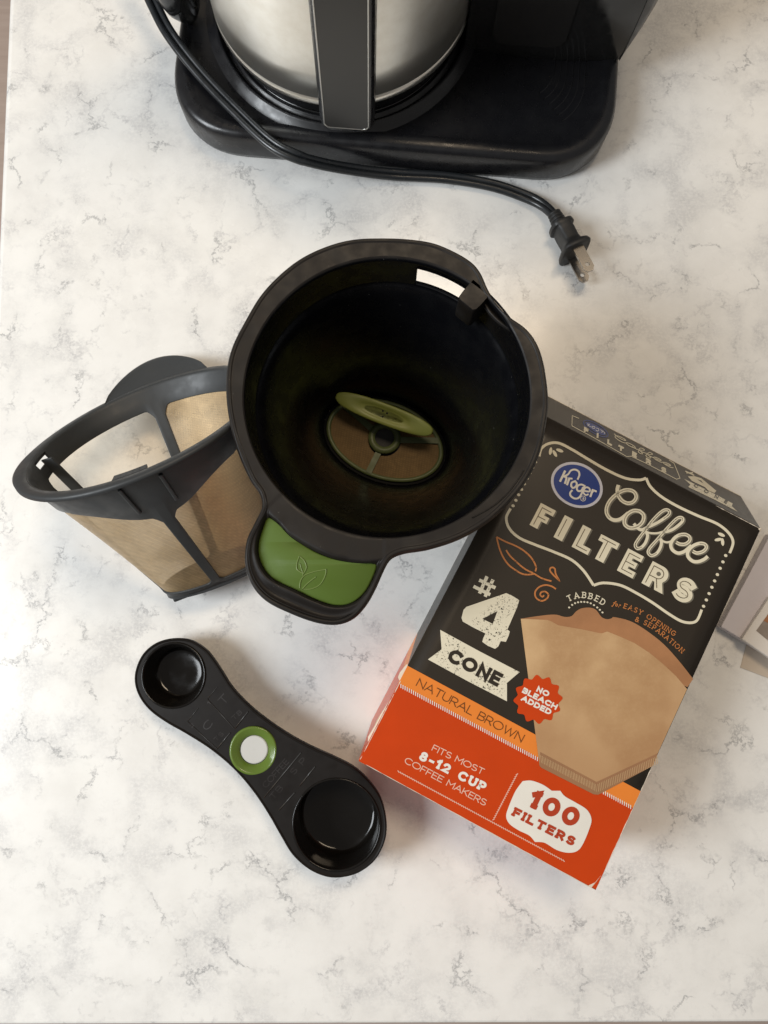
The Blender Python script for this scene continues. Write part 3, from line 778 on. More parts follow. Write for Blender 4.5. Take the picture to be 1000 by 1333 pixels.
def cup(c, r, depth, rf, n=96, shift=(0, 0), wall=.14):
    rows = []
    for f_, d, dz in ((r+.02, 0, -.02), (r+.015, 0, .05), (r-.05, 0, .075), (r-.10, 0, .03), (r-.13, .0, -.08), (r-.16, .05, None)):
        pass
    prof = [(r+.02, 0, -.03), (r+.02, 0, .04), (r-.03, 0, .08), (r-.09, 0, .05), (r-.12, 0, -.06)]
    for t in (.12, .35, .6, .82, .93): prof.append((r-.12+(rf+.14-r+.12)*t, t, None))
    for rr_, t in ((rf+.06, .975), (rf-.06, 1.0), (rf-.5, 1.003), (.01, 1.005)): prof.append((rr_, t, None))
    for rr_, t, dz in prof:
        row = []
        for k in range(n):
            a = 2*math.pi*k/n; x = c.x+rr_*math.cos(a)+shift[0]*t; y = c.y+rr_*math.sin(a)+shift[1]*t
            zt = sz((x, y)); zf = zt-depth
            z = zt+dz if dz is not None else (zt-.06)*(1-t)+(zt-depth)*t
            row.append(Vector((x, y, z)))
        rows.append(row)
    V, Fc = grid(rows)
    outer = []
    for rr_, t in ((r+.02, -1), (r+.05, .1), (rf+.12, .95), (rf, 1.06), (.01, 1.07)):
        row = []
        for k in range(n):
            a = 2*math.pi*k/n; tt = max(t, 0); x = c.x+rr_*math.cos(a)+shift[0]*tt; y = c.y+rr_*math.sin(a)+shift[1]*tt
            row.append(Vector((x, y, sz((x, y))-.03-depth*tt)))
        outer.append(row)
    return merge((V, Fc), grid(outer, flip=True))
fixn(mk('small_cup', *cup(cA, rA-.02, 1.5, rA-.62, shift=(-.02, .0)), M['blk_cup'], scoop))
fixn(mk('large_cup', *cup(cB, rB-.02, 2.3, rB-.42), M['blk_cup'], scoop))
zr = sz(cR)
V, Fc = lathe([(rR+.03, zr-.05), (rR+.05, zr+.03), (rR-.02, zr+.08), (rR-.10, zr+.06), (rR-.30, zr-.12), (rR-.43, zr-.16), (rR-.46, zr-.22), (rR-.46, zr-.5), (rR-.2, zr-.55), (rR-.02, zr-.3)], cR, 64)
fixn(mk('green_ring', V, Fc, M['green_ring'], scoop))
fixn(mk('centre_disc', *lathe([(.01, zr-.22), (rR-.54, zr-.22), (rR-.49, zr-.25), (rR-.46, zr-.4), (.01, zr-.4)], cR, 48), M['disc'], scoop, False))
# moulded marks and letters on the handle: filled in below with the lettering tool

# ------------------------------------------------------------------ lettering tool (stroke glyphs on a face)
def arc(cx, cy, rx, ry, a0, a1, n=12): return [(cx+rx*math.cos(rad(a0+(a1-a0)*i/n)), cy+ry*math.sin(rad(a0+(a1-a0)*i/n))) for i in range(n+1)]
G = {
'A': (.82, [[(0,0),(.41,1),(.82,0)], [(.14,.32),(.68,.32)]]),
'B': (.62, [[(0,0),(0,1),(.34,1)]+arc(.34,.765,.24,.235,90,-90)[1:]+[(0,.53)], [(.34,.53)]+arc(.35,.265,.28,.265,90,-90)+[(0,0)]]),
'C': (.80, [arc(.46,.5,.46,.5,48,312,22)]),
'D': (.74, [[(0,0),(0,1),(.28,1)]+arc(.28,.5,.46,.5,90,-90,16)[1:]+[(0,0)]]),
'E': (.56, [[(.56,1),(0,1),(0,0),(.56,0)], [(0,.52),(.48,.52)]]),
'F': (.56, [[(.56,1),(0,1),(0,0)], [(0,.50),(.46,.50)]]),
'G': (.86, [arc(.46,.5,.46,.5,48,330,22)+[(.88,.26),(.88,.46),(.52,.46)]]),
'H': (.70, [[(0,0),(0,1)], [(.7,0),(.7,1)], [(0,.52),(.7,.52)]]),
'I': (.0, [[(0,0),(0,1)]]),
'K': (.66, [[(0,0),(0,1)], [(.62,1),(0,.38)], [(.2,.58),(.66,0)]]),
'L': (.54, [[(0,1),(0,0),(.54,0)]]),
'M': (.86, [[(0,0),(0,1),(.43,.38),(.86,1),(.86,0)]]),
'N': (.72, [[(0,0),(0,1),(.72,0),(.72,1)]]),
'O': (.96, [arc(.48,.5,.48,.5,90,450,30)]),
'P': (.60, [[(0,0),(0,1),(.30,1)]+arc(.30,.71,.30,.29,90,-90)[1:]+[(0,.42)]]),
'R': (.64, [[(0,0),(0,1),(.32,1)]+arc(.32,.72,.29,.28,90,-90)[1:]+[(0,.44)], [(.30,.44),(.64,0)]]),
'S': (.62, [arc(.31,.755,.29,.245,38,250,14)+arc(.31,.255,.31,.255,80,-142,14)]),
'T': (.68, [[(0,1),(.68,1)], [(.34,1),(.34,0)]]),
'U': (.68, [[(0,1),(0,.34)]+arc(.34,.34,.34,.34,180,360)[1:]+[(.68,1)]]),
'W': (1.1, [[(0,1),(.28,0),(.55,.95),(.82,0),(1.1,1)]]),
'Y': (.72, [[(0,1),(.36,.46),(.72,1)], [(.36,.46),(.36,0)]]),
'&': (.74, [[(.74,0),(.2,.64)]+arc(.34,.80,.20,.20,215,-20,10)+[(.14,.40)]+arc(.28,.24,.26,.24,150,300,8)+[(.72,.42)]]),
'0': (.70, [arc(.35,.5,.35,.5,90,450,26)]),
'1': (.30, [[(0,.80),(.24,1),(.24,0)]]),
'2': (.62, [arc(.31,.70,.30,.30,165,-35,12)+[(0,0),(.62,0)]]),
'8': (.62, [arc(.31,.755,.26,.245,-90,270,18), arc(.31,.255,.31,.255,90,450,18)]),
'-': (.36, [[(0,.42),(.36,.42)]]),
' ': (.30, []),
'f': (.4, [[(.62,.95),(.50,1.0),(.38,.8),(.2,0),(.08,-.35),(-.05,-.3)], [(.1,.55),(.5,.6)]]),
'o': (.42, [arc(.21,.28,.2,.28,90,450,14)]),
'r': (.36, [[(.06,0),(.14,.55),(.14,.42),(.30,.58),(.38,.48)]]),
'T_': (0, []),
}
def ribbon(pts, w, closed=False, ext=0.):
    """flat ribbon quads in 2-D pixel space"""
    P = [Vector(p) for p in pts]; Q = [P[0]]
    for p in P[1:]:
        if (p-Q[-1]).length > 1e-5: Q.append(p)
    P = Q
    if len(P) < 2: return [], []
    closed = (P[0]-P[-1]).length < 1e-4
    if closed: P = P[:-1]
    elif ext:
        P[0] = P[0]+(P[0]-P[1]).normalized()*ext; P[-1] = P[-1]+(P[-1]-P[-2]).normalized()*ext
    n = len(P); A, B = [], []
    for i in range(n):
        a = P[i-1] if (closed or i > 0) else None; b = P[(i+1) % n] if (closed or i < n-1) else None
        d1 = (P[i]-a).normalized() if a is not None else (b-P[i]).normalized()
        d2 = (b-P[i]).normalized() if b is not None else d1
        n1 = Vector((-d1.y, d1.x)); n2 = Vector((-d2.y, d2.x)); m_ = n1+n2
        if m_.length < 1e-3: m_ = n1
        m_.normalize(); k = 1/max(m_.dot(n1), .42)
        wi = w[i] if isinstance(w, list) else w
        A.append(P[i]+m_*k*wi/2); B.append(P[i]-m_*k*wi/2)
    V = A+B; m2 = n if closed else n-1
    return V, [(i, (i+1) % n, n+(i+1) % n, n+i) for i in range(m2)]
class Face:
    """a plane given by a point and a normal; prints are laid on it in thin layers"""
    def __init__(s, p, nrm, parent, back=None):
        s.p, s.n, s.parent = Vector(p), Vector(nrm).normalized(), parent; s.k = 0
        if s.n.z < 0: s.n = -s.n
    def pt(s, x, y, h):
        d = ray(x, y); c = Vector((0, 0, HC)); t = ((s.p+s.n*h)-c).dot(s.n)/d.dot(s.n)
        return c+d*t
    def pieces(s, name, pieces, material, h, parent=None, label=None):
        V, Fc = [], []
        for i, (v, f) in enumerate(pieces):
            hh_ = h+.0012*(i % 5); k = len(V)
            V += [s.pt(p[0], p[1], hh_) for p in v]; Fc += [tuple(a+k for a in q) for q in f]
        # make every face look outwards
        G2 = []
        for q in Fc:
            a, b, c = V[q[0]], V[q[1]], V[q[2]]
            G2.append(q if (b-a).cross(c-a).dot(s.n) >= 0 else q[::-1])
        o = mk(name, V, G2, material, parent or s.parent, False)
        if label: o['label'] = label
        return o
def poly(pts, holes=()):
    lo = [[Vector((p[0], p[1], 0)) for p in l_] for l_ in [pts]+list(holes)]
    return [Vector((p.x, p.y)) for l_ in lo for p in l_], [tuple(t) for t in tessellate_polygon(lo)]
def ellp(c, a, b, ang, n=40):
    ca_, sa_ = math.cos(rad(ang)), math.sin(rad(ang))
    return [(c[0]+a*math.cos(t)*ca_-b*math.sin(t)*sa_, c[1]+a*math.cos(t)*sa_+b*math.sin(t)*ca_) for t in [2*math.pi*k/n for k in range(n)]]
def glyph(ch, o, u, vv, h, w, slab=0., wide=1.):
    """o: lower-left in px, u: unit baseline dir, vv: unit up dir; outer height h"""
    gw, strokes = G[ch]; hh_ = h-w; out = []
    def tp(x, y): 
        q = Vector(o)+u*(w/2+x*hh_*wide)+vv*(w/2+y*hh_); return q
    for st in strokes:
        q = [tp(*p) for p in st]
        cl = (q[0]-q[-1]).length < 1e-3
        out.append(ribbon(q, w, ext=0 if cl else w/2*.98))
        if slab:
            for i, p in enumerate(st):
                if abs(p[1]) < 1e-3 or abs(p[1]-1) < 1e-3:
                    vert = False
                    for j in (i-1, i+1):
                        if 0 <= j < len(st):
                            dx, dy = st[j][0]-p[0], st[j][1]-p[1]
                            if abs(dy) > .3 and abs(dx) < abs(dy)*.7: vert = True
                    if vert and not (ch == 'A' and p[1] == 1) and not (ch == 'N' and i in (2,) and False):
                        c = tp(*p); out.append(ribbon([c-u*(w/2+slab), c+u*(w/2+slab)], w*.8))
    return out, gw*hh_*wide+w
def fitw(s, Ln, h, w, slab, wide):
    '''letter width so that the gaps stay a natural part of the height'''
    g_ = .10*h+1.25*slab*1.6+.02*w; tot = sum(G[c][0] for c in s)*(h-w)
    wd = max(.75, min(1.7, (Ln-len(s)*w-g_*(len(s)-1))/max(tot, 1e-6)))
    ws = [G[c][0]*(h-w)*wd+w for c in s]
    return wd, ws, (Ln-sum(ws))/max(len(s)-1, 1)
def text(sx_, sy_, ex_, ey_, s, h, w, slab=0., wide=1., up=None):
    """set a line of text so that it exactly fills start -> end"""
    a, b = Vector((sx_, sy_)), Vector((ex_, ey_)); u = (b-a).normalized(); Ln = (b-a).length
    vv = Vector((u.y, -u.x)) if up is None else Vector(up).normalized()
    wide, ws, gap = fitw(s, Ln, h, w, slab, wide); x = 0; out = []
    for c, wc in zip(s, ws):
        if c != ' ': out += glyph(c, a+u*x, u, vv, h, w, slab, wide)[0]
        x += wc+gap
    return out
def text_path(pts, s, h, w, slab=0., wide=1.):
    P = spline(pts, 10); ds = [0]
    for i in range(1, len(P)): ds.append(ds[-1]+(P[i]-P[i-1]).length)
    Ln = ds[-1]; wide, ws, gap = fitw(s, Ln, h, w, slab, wide); x = 0; out = []
    def pos(d):
        for i in range(1, len(P)):
            if ds[i] >= d: return P[i-1]+(P[i]-P[i-1])*((d-ds[i-1])/max(ds[i]-ds[i-1], 1e-6)), (P[i]-P[i-1]).normalized()
        return P[-1], (P[-1]-P[-2]).normalized()
    for c, wc in zip(s, ws):
        if c != ' ':
            q, u = pos(min(x+wc/2, Ln)); vv = Vector((u.y, -u.x))
            out += glyph(c, q-u*wc/2, u, vv, h, w, slab, wide)[0]
        x += wc+gap
    return out
def curve(pts, w, n=8): return ribbon(spline([Vector(p) for p in pts], n), w)
def hatch(x0, y0, x1, y1, step, ln, w, ang):
    a, b = Vector((x0, y0)), Vector((x1, y1)); u = (b-a).normalized(); L_ = (b-a).length; out = []
    d = Vector((u.x*math.cos(rad(ang))-u.y*math.sin(rad(ang)), u.x*math.sin(rad(ang))+u.y*math.cos(rad(ang))))
    k = 0
    while k*step < L_: c = a+u*k*step; out.append(ribbon([c-d*ln/2, c+d*ln/2], w)); k += 1
    return out

# ------------------------------------------------------------------ filter carton
cBL, cBR, cTR, cTL = Vector((-1.19,-7.77,5.67)), Vector((10.11,-13.79,5.49)), Vector((19.36,3.61,4.66)), Vector((8.06,9.63,4.83))
bu = (cBR-cBL).normalized(); bv = (cTL-cBL).normalized(); bnrm = bu.cross(bv).normalized()
ub = Vector((bu.x, bu.y, 0)).normalized(); vb = Vector((bv.x, bv.y, 0)).normalized()
dTR = at(971, 649.5, .05); sh_ = (dTR-Vector((cTR.x, cTR.y, .05)))
def foot(p, k): return Vector((p.x, p.y, .05))+vb*sh_.dot(vb)*k
bBL, bBR, bTR, bTL = foot(cBL, .45), foot(cBR, .45), foot(cTR, 1), foot(cTR, 1)+(cTL-cTR)
carton = empty('filter_box', ((cBL+cTR)/2).to_2d().to_3d(), 'black and orange carton of cone coffee filters lying face up', 'box')
f1 = .148; f2 = .175   # placeholders, real stripe lines come from the photograph's print
face = Face(cBL, bnrm, carton)
pl = lambda x, y: face.pt(x, y, 0.)
# body panels, each with thickness and slightly bowed paperboard
def panel(name, a, b, c, d, material, nu=14, nv=18, bow=0., th=.045, pinch=None):
    rows = []
    nn = (b-a).cross(d-a).normalized()
    for j in range(nv+1):
        t = j/nv; row = []
        for i in range(nu+1):
            s_ = i/nu; p = (a*(1-s_)+b*s_)*(1-t)+(d*(1-s_)+c*s_)*t
            row.append(p+nn*bow*math.sin(math.pi*s_)*math.sin(math.pi*t))
        rows.append(row)
    o = mk(name, *grid(rows, closed=False), material, carton); solid(o, th, -1); return o
# colour split on the side panels follows the same heights as the printed stripes
e0 = pl(530.5, 866.5); e1 = pl(519, 889.8)
tb_ = (e0-cBL).dot(bv)/(cTL-cBL).length; tr_ = (e1-cBL).dot(bv)/(cTL-cBL).length
def lerp(a, b, t): return a*(1-t)+b*t
panel('front_panel', cBL, cBR, cTR, cTL, M['ink_black'])
def side(name, f0, f1_, g0, g1):
    # f: front edge bottom->top, g: back edge bottom->top ; three colour bands as sub-parts of one side
    o = None
    for nm, t0, t1, mm in (('side_panel', tr_*0+tb_, 1., M['ink_black']), ('side_stripe', tr_, tb_, M['ink_orange']), ('side_stripe', 0., tr_, M['ink_red'])):
        a, b, c, d = lerp(f0, f1_, t0), lerp(g0, g1, t0), lerp(g0, g1, t1), lerp(f0, f1_, t1)
        nn = (b-a).cross(d-a).normalized()
        V = [a, b, c, d]; V += [v_-nn*.045 for v_ in V[:4]]
        q = mk(nm, V, [(0,1,2,3), (7,6,5,4), (0,4,5,1), (1,5,6,2), (2,6,7,3), (3,7,4,0)], mm, carton if o is None else o, False); fixn(q)
        if o is None: o = q
    return o
e = bu*.002
side('side_panel', cBL-e, cTL-e, bBL-e, bTL-e)
side('side_panel', cBR+e, cTR+e, bBR+e, bTR+e)
panel('bottom_panel', cBR-bv*.003, cBL-bv*.003, bBL-bv*.003, bBR-bv*.003, M['ink_red'])
tp_ = panel('top_panel', cTL+bv*.003, cTR+bv*.003, bTR+bv*.003, bTL+bv*.003, M['ink_black'], bow=0.)
panel('back_panel', bBR, bBL, bTL, bTR, M['board'])
# worn edges showing bare board
def edge_line(a, b, r, jit, name='worn_edge'):
    n = 30; P = [a.lerp(b, i/n) for i in range(n+1)]
    rr = [max(.006, r*(1+jit*random.uniform(-1, 1))) for _ in P]; rr[0] = rr[-1] = .004
    return mk(name, *tube(P, rr, 6), M['board'], carton)
up_ = bnrm*.012
edge_line(cBL+up_*.0, cBR, .020, .5); edge_line(cBL, cBL.lerp(cTL, .22), .022, .6); edge_line(cBR.lerp(cTR, .05), cBR.lerp(cTR, .36), .016, .8)
edge_line(cTR.lerp(cTL, .20), cTR, .012, .9)
# torn flakes on the lower left edge and the crushed corners
def flake(pts, parent=carton):
    V = [Vector(p) for p in pts]; n = len(V); nn = bnrm*.02
    return mk('torn_flake', V+[p-nn for p in V], [tuple(range(n)), tuple(reversed(range(n, 2*n)))]+[(i, (i+1) % n, n+(i+1) % n, n+i) for i in range(n)], M['board'], parent, False)
lf = lambda t, o_, dn: cBL.lerp(cTL, t)-bu*o_-bnrm*dn
flake([lf(.045, .0, .03), lf(.06, .16, .10), lf(.085, .10, .16), lf(.10, .15, .14), lf(.13, .10, .2), lf(.165, .04, .2), lf(.175, .0, .04)])
flake([lf(.215, .0, .02), lf(.222, .20, .05), lf(.235, .22, .1), lf(.26, .12, .1), lf(.262, .0, .02)])
cf = lambda a_, b_, dn: cBR-bu*a_+bv*b_-bnrm*dn
flake([cf(.42, .0, -.01), cf(.25, -.02, -.015), cf(.0, .0, .05), cf(-.03, .35, .04), cf(.05, .75, -.01), cf(.18, .30, -.02)])
cg = lambda a_, b_, dn: cTR-bu*a_+bv*b_-bnrm*dn
flake([cg(.12, -.05, -.01), cg(.0, .07, .0), cg(-.07, .02, .05), cg(-.06, -.16, .05), cg(.02, -.10, -.012)])

# --- front print
h0 = .010
lab = lambda n_: None
face.pieces('orange_stripe', [poly([(530.6,866.6),(834.0,1030.0),(824.2,1051.6),(519.0,889.8)])], M['ink_orange'], h0)
face.pieces('red_field', [poly([(519.0,889.8),(824.2,1051.6),(775.9,1157.6),(467.3,990.8)])], M['ink_red'], h0)
face.pieces('stripe_stitching', hatch(522,893,707,992, 3.1, 5.2, 1.15, 62)+hatch(772,1024,822,1051, 3.1, 5.2, 1.15, 62), M['ink_white'], h0+.01)
face.pieces('stitch_line', hatch(519,1004.5,735,1121, 3.3, 3.6, 1.1, 25)+hatch(673,1008,642,1068, 3.0, 3.6, 1.1, 30), M['ink_pink'], h0+.01)
# title frame
z6 = lambda p: zo(p, 600, 520, 2.5)
fr_pts = [z6([(255,185),(262,160),(285,144),(318,142),(360,162),(420,198),(480,232),(535,256),(580,262),(603,256)]),
          z6([(603,256),(618,285),(655,318),(710,350),(775,380),(835,405),(872,435),(886,465),(875,500)]),
          z6([(162,355),(148,385),(158,420),(190,450),(240,472),(300,495),(360,522),(400,558),(432,605)]),
          z6([(432,605),(465,597),(520,605),(575,632),(625,662),(680,700),(725,724),(765,722),(784,684)])]
face.pieces('title_frame', [curve(p, 3.5) for p in fr_pts], M['ink_cream'], h0+.012)
dots = []
for k in range(9):
    t = k/8
    for a_, b_ in (((243,203),(170,346)), ((862,508),(790,673))):
        c_ = z6([(a_[0]+(b_[0]-a_[0])*t, a_[1]+(b_[1]-a_[1])*t)])[0]; dots.append(poly(ellp(c_, 2.3, 1.9, 28, 12)))
face.pieces('frame_dots', dots, M['ink_cream'], h0+.012)
pet = [poly(ellp(z6([c_])[0], 5.0, 2.1, a_, 14)) for c_, a_ in (((292,168),100),((306,176),60),((322,166),20),((838,456),-10+180),((848,440),25),((852,464),85))]
face.pieces('frame_leaves', pet, M['ink_cream'], h0+.012)
# blue oval badge
kb = lambda p: zo(p, 710, 590, 11.111)
kc = kb([(456,459)])[0]
bdg = face.pieces('oval_badge', [poly(ellp(kc, 35.2, 28.3, 28.5, 60))], M['ink_lavender'], h0+.012)
face.pieces('badge_field', [poly(ellp(kc, 31.6, 24.9, 28.5, 60))], M['ink_blue'], h0+.020, bdg)
kp = [[(288,250),(212,412)], [(248,340),(300,322),(335,298),(368,252),(425,236),(480,262),(492,315),(465,382)], [(272,335),(305,352),(296,400),(282,442)],
      [(350,352),(312,462)], [(330,412),(358,366),(392,372)], [(432,405),(456,440),(440,480),(400,502),(374,470),(384,424),(432,405)],
      [(560,468),(520,452),(474,468),(456,512),(476,546),(520,540),(548,490)], [(572,462),(530,572),(488,640),(428,656),(368,618),(360,572),(392,532)],
      [(566,546),(640,552),(636,510),(592,492),(558,528),(552,574),(588,604),(626,592)], [(690,520),(650,632)], [(670,578),(698,540),(742,556)]]
kw = [3.2, 2.6, 3.0, 3.0, 2.4, 2.7, 2.6, 2.7, 2.4, 3.0, 2.7]
face.pieces('badge_lettering', [curve(kb(p), w_*.90, 6) for p, w_ in zip(kp, kw)]+[ribbon(ellp(kb([(547,655)])[0], 3.3, 3.3, 0, 20)+[ellp(kb([(547,655)])[0], 3.3, 3.3, 0, 20)[0]], .7)]
            +text(*kb([(535,672)])[0], *kb([(560,678)])[0], 'R', 3.2, .7), M['ink_white'], h0+.028, bdg)
# script word
cz = lambda p: zo(p, 780, 620, 6.667)
script = [[(168,75),(158,115),(166,165),(195,208),(240,232),(285,228),(315,200),(320,165),(298,132),(252,118),(200,128),(140,165),(92,215),(66,270),(66,322),(92,362),(132,380),(178,374),(218,348),(252,318)],
          [(350,302),(300,298),(250,325),(222,370),(224,418),(262,446),(312,444),(358,418),(384,378),(384,334),(350,302)],
          [(302,410),(330,446),(368,464),(425,440),(495,408),(560,368),(606,330),(606,298),(570,292),(520,325),(460,388),(408,458),(350,532),(314,592),(330,626),(370,614),(405,570),(420,512),(400,472)],
          [(402,478),(440,492),(500,494),(552,482)],
          [(550,486),(620,470),(680,432),(724,388),(720,360),(682,362),(630,408),(572,472),(508,545),(440,622),(426,662),(452,688),(500,668),(534,612),(540,560),(520,535)],
          [(525,540),(560,566),(600,572),(642,556)],
          [(668,572),(700,588),(748,588),(784,560),(784,526),(745,504),(690,512),(645,546),(622,592),(636,638),(682,666),(732,656),(772,626),(802,600)],
          [(812,650),(850,666),(902,652),(930,620),(918,590),(872,582),(812,606),(772,652),(772,698),(812,736),(862,740),(912,720),(942,694)]]
sw = [5.4, 5.6, 4.5, 3.0, 4.5, 3.0, 5.0, 5.0]
face.pieces('script_shadow', [curve([(x+1.6, y+1.1) for x, y in cz(p)], w_*.98) for p, w_ in zip(script, sw)], M['ink_shadow'], h0+.010)
scr = face.pieces('script_lettering', [curve(cz(p), w_*.86) for p, w_ in zip(script, sw)], M['ink_cream'], h0+.020)
m_i = ink('print_inline_worn', (.33, .29, .21), .4, speck=(.50,))
face.pieces('script_inline', [curve(cz(p), 1.0) for p in (script[0][2:-4], script[1], script[2][5:16], script[4][3:13], script[6][:7], script[7][:6])], m_i, h0+.030, scr)
# block capitals
fu = Vector((182, 93)).normalized(); fv = Vector((.462, -.887))
caps = [('F', (689.4,683.2), 22), ('I', (720.6,699.0), 12.6), ('L', (744.2,711.6), 24), ('T', (768.0,723.8), 27), ('E', (803.1,742.4), 23), ('R', (835.0,758.9), 28), ('S', (871.8,776.0), 27)]
big, inl, shd = [], [], []
def rect(x0, y0, x1, y1): return [(x0, y0), (x1, y0), (x1, y1), (x0, y1)]
BLK = {'F': [[(0,0),(11.3,0),(11.3,11),(19,11),(19,19.6),(11.3,19.6),(11.3,23.6),(22,23.6),(22,32.2),(0,32.2)]],
       'I': [rect(0,0,12.4,32.2)], 'L': [[(0,0),(23.5,0),(23.5,8.8),(12.2,8.8),(12.2,32.2),(0,32.2)]],
       'T': [[(7.5,0),(19.6,0),(19.6,23.6),(27,23.6),(27,32.2),(0,32.2),(0,23.6),(7.5,23.6)]],
       'E': [[(0,0),(23,0),(23,8.7),(11.3,8.7),(11.3,11.9),(20,11.9),(20,20.2),(11.3,20.2),(11.3,23.6),(23,23.6),(23,32.2),(0,32.2)]]}
INL = {'F': [[(4.5,3),(4.5,27.5),(18,27.5)], [(4.5,15),(15.5,15)]], 'I': [[(4.8,3.5),(4.8,28.5)]], 'L': [[(4.8,28.5),(4.8,4.2),(20,4.2)]],
       'T': [[(3.5,28),(23.5,28)], [(12,28),(12,3.5)]], 'E': [[(20,27.5),(4.5,27.5),(4.5,4.6),(20,4.6)], [(4.5,16),(17,16)]],
       'R': [[(4.4,3),(4.4,27.6),(14,27.6)]+arc(14,21,7.2,6.6,90,-90)[1:]+[(4.4,14.4)], [(14.8,14),(20.8,3.5)]]}
BLK['R'] = [[(0,0),(11.3,0),(11.3,9.5),(14.2,9.5),(18.6,0),(31,0),(24.2,12.2)]+arc(15.8,21.2,11.6,11,-42,90,14)+[(0,32.2)]]
HOL = {'R': [arc(14.6,20.9,3.1,2.8,0,345,12)]}
for ch, o_, wd in caps:
    h_, w_ = 32.2, 12.2
    g0 = G[ch][0]*(h_-w_) or 1; wide = (wd-w_)/g0
    ug = Vector((.885, .465))
    if ch in BLK:
        for q in BLK[ch]:
            big.append(poly([tuple(Vector(o_)+ug*x+fv*y) for x, y in q], [[tuple(Vector(o_)+ug*x+fv*y) for x, y in h_l] for h_l in HOL.get(ch, [])])); shd.append(poly([tuple(Vector(o_)+ug*x+fv*y+Vector((1.8, 1.2))) for x, y in q]))
    else:
        w_ = 10.4; wide = (wd-w_)/(G[ch][0]*(h_-w_)); big += glyph(ch, o_, ug, fv, h_, w_, 0, wide)[0]
    if ch not in BLK: shd += glyph(ch, (o_[0]+1.8, o_[1]+1.2), ug, fv, h_, w_, 0, wide)[0]
    if ch in INL:
        inl += [ribbon([Vector(o_)+ug*x+fv*y for x, y in q], .95) for q in INL[ch]]; continue
    for st in G[ch][1]:
        q = [Vector(o_)+ug*(w_/2+x*(h_-w_)*wide)+fv*(w_/2+y*(h_-w_))+Vector((-1.0, -.4)) for x, y in st]
        if ch == 'L': q = [Vector(o_)+ug*(w_*.42+x*(wd-w_))+fv*(w_*.36+y*(h_-w_*.8)) for x, y in ((0, 1), (0, 0), (1.2, 0))]
        inl.append(ribbon(q, .95))
face.pieces('capital_shadow', shd, M['ink_shadow'], h0+.010)
bigo = face.pieces('capital_lettering', big, M['ink_cream'], h0+.020)
face.pieces('capital_inline', inl, M['ink_inline'], h0+.030, bigo)
# leaf ornament
z10 = lambda p: zo(p, 640, 690, 10)
orn = [[(65,90),(180,150),(300,200),(400,255),(490,330),(550,410),(580,490),(568,540)], [(65,90),(100,230),(150,350),(220,450),(310,520),(400,570),(480,580),(550,570)],
       [(190,260),(240,335),(340,430),(440,510),(540,560),(660,630),(780,665)], [(880,655),(800,580),(762,530),(766,498),(795,486),(825,508),(835,570),(880,655)],
       [(838,768),(780,732),(700,716),(620,742),(570,800),(570,860),(602,902),(660,922),(722,890),(740,840),(700,802),(650,808),(634,842),(662,868),(684,848)]]
face.pieces('leaf_ornament', [curve(z10(p), 2.1) for p in orn], M['ink_copper'], h0+.014)
# number, hash, banner
z5 = lambda p: zo(p, 500, 640, 3.846)
four = z5([(612,508),(640,520),(677,543),(668,575),(618,690),(630,700),(624,722),(610,752),(585,748),(572,775),(556,787),(520,772),(492,752),(496,735),(508,710),(450,682),(394,650),(388,632),(398,592),(412,577)])
hole4 = z5([(492,637),(568,598),(545,662)])
face.pieces('big_number', [poly(four, [hole4])], M['ink_distress'], h0+.014)
hs = [[(512,424),(472,512)], [(548,440),(508,526)], [(470,452),(556,492)], [(452,482),(536,524)]]
hs = [[(516,424),(478,510)], [(546,440),(506,526)], [(476,442),(558,482)], [(448,474),(532,516)]]
face.pieces('hash_mark', [ribbon(z5(p), 4.4) for p in hs], M['ink_distress'], h0+.014)
zz7 = lambda p: zo(p, 450, 740, 2.128)
ban = face.pieces('banner', [poly(zz7([(262,170),(372,230),(482,287),(447,317),(447,368),(338,312),(228,252),(266,224)]))], M['ink_distress'], h0+.014)
face.pieces('banner_lettering', text(580.5,859.5,647.5,894.5,'CONE', 18.5, 5.0, 0, .86), M['ink_black'], h0+.024, ban)
face.pieces('stripe_lettering', text(541,892.5,678.5,966.8,'NATURAL BROWN', 11.2, 1.15, 0, .92), M['ink_brown'], h0+.014)
face.pieces('small_lettering', text(561.5,976.6,628,1008.8,'FITS MOST', 8.6, 1.15)+text(525.5,992.8,631,1049.5,'COFFEE MAKERS', 8.8, 1.15), M['ink_pink'], h0+.014)
face.pieces('size_lettering', text(544.4,988.5,629.5,1031,'8-12 CUP', 12.6, 3.3, .8), M['ink_white'], h0+.014)
z8 = lambda p: zo(p, 500, 940, 3.333)
bd = face.pieces('count_badge', [poly([(p.x, p.y) for p in spline(z8([(602,256),(640,254),(690,272),(728,298)]), 5)]+[(p.x, p.y) for p in spline(z8([(765,298),(785,322),(830,348),(880,380),(900,420),(892,460),(865,525),(840,558),(800,567),(750,555),(700,525),(672,520)]), 5)]+[(p.x, p.y) for p in spline(z8([(655,520),(630,492),(585,470),(545,442),(530,410),(540,370),(570,300),(602,256)]), 5)[:-1]])], M['ink_white'], h0+.014)
face.pieces('badge_number', text(685.5,1049,748,1078.5,'100', 25, 7.2, 1.1, .86), M['ink_redtext'], h0+.024, bd)
face.pieces('badge_word', text(665.6,1061.5,745.5,1102,'FILTERS', 12.3, 3.5, .9, .9), M['ink_redtext'], h0+.024, bd)
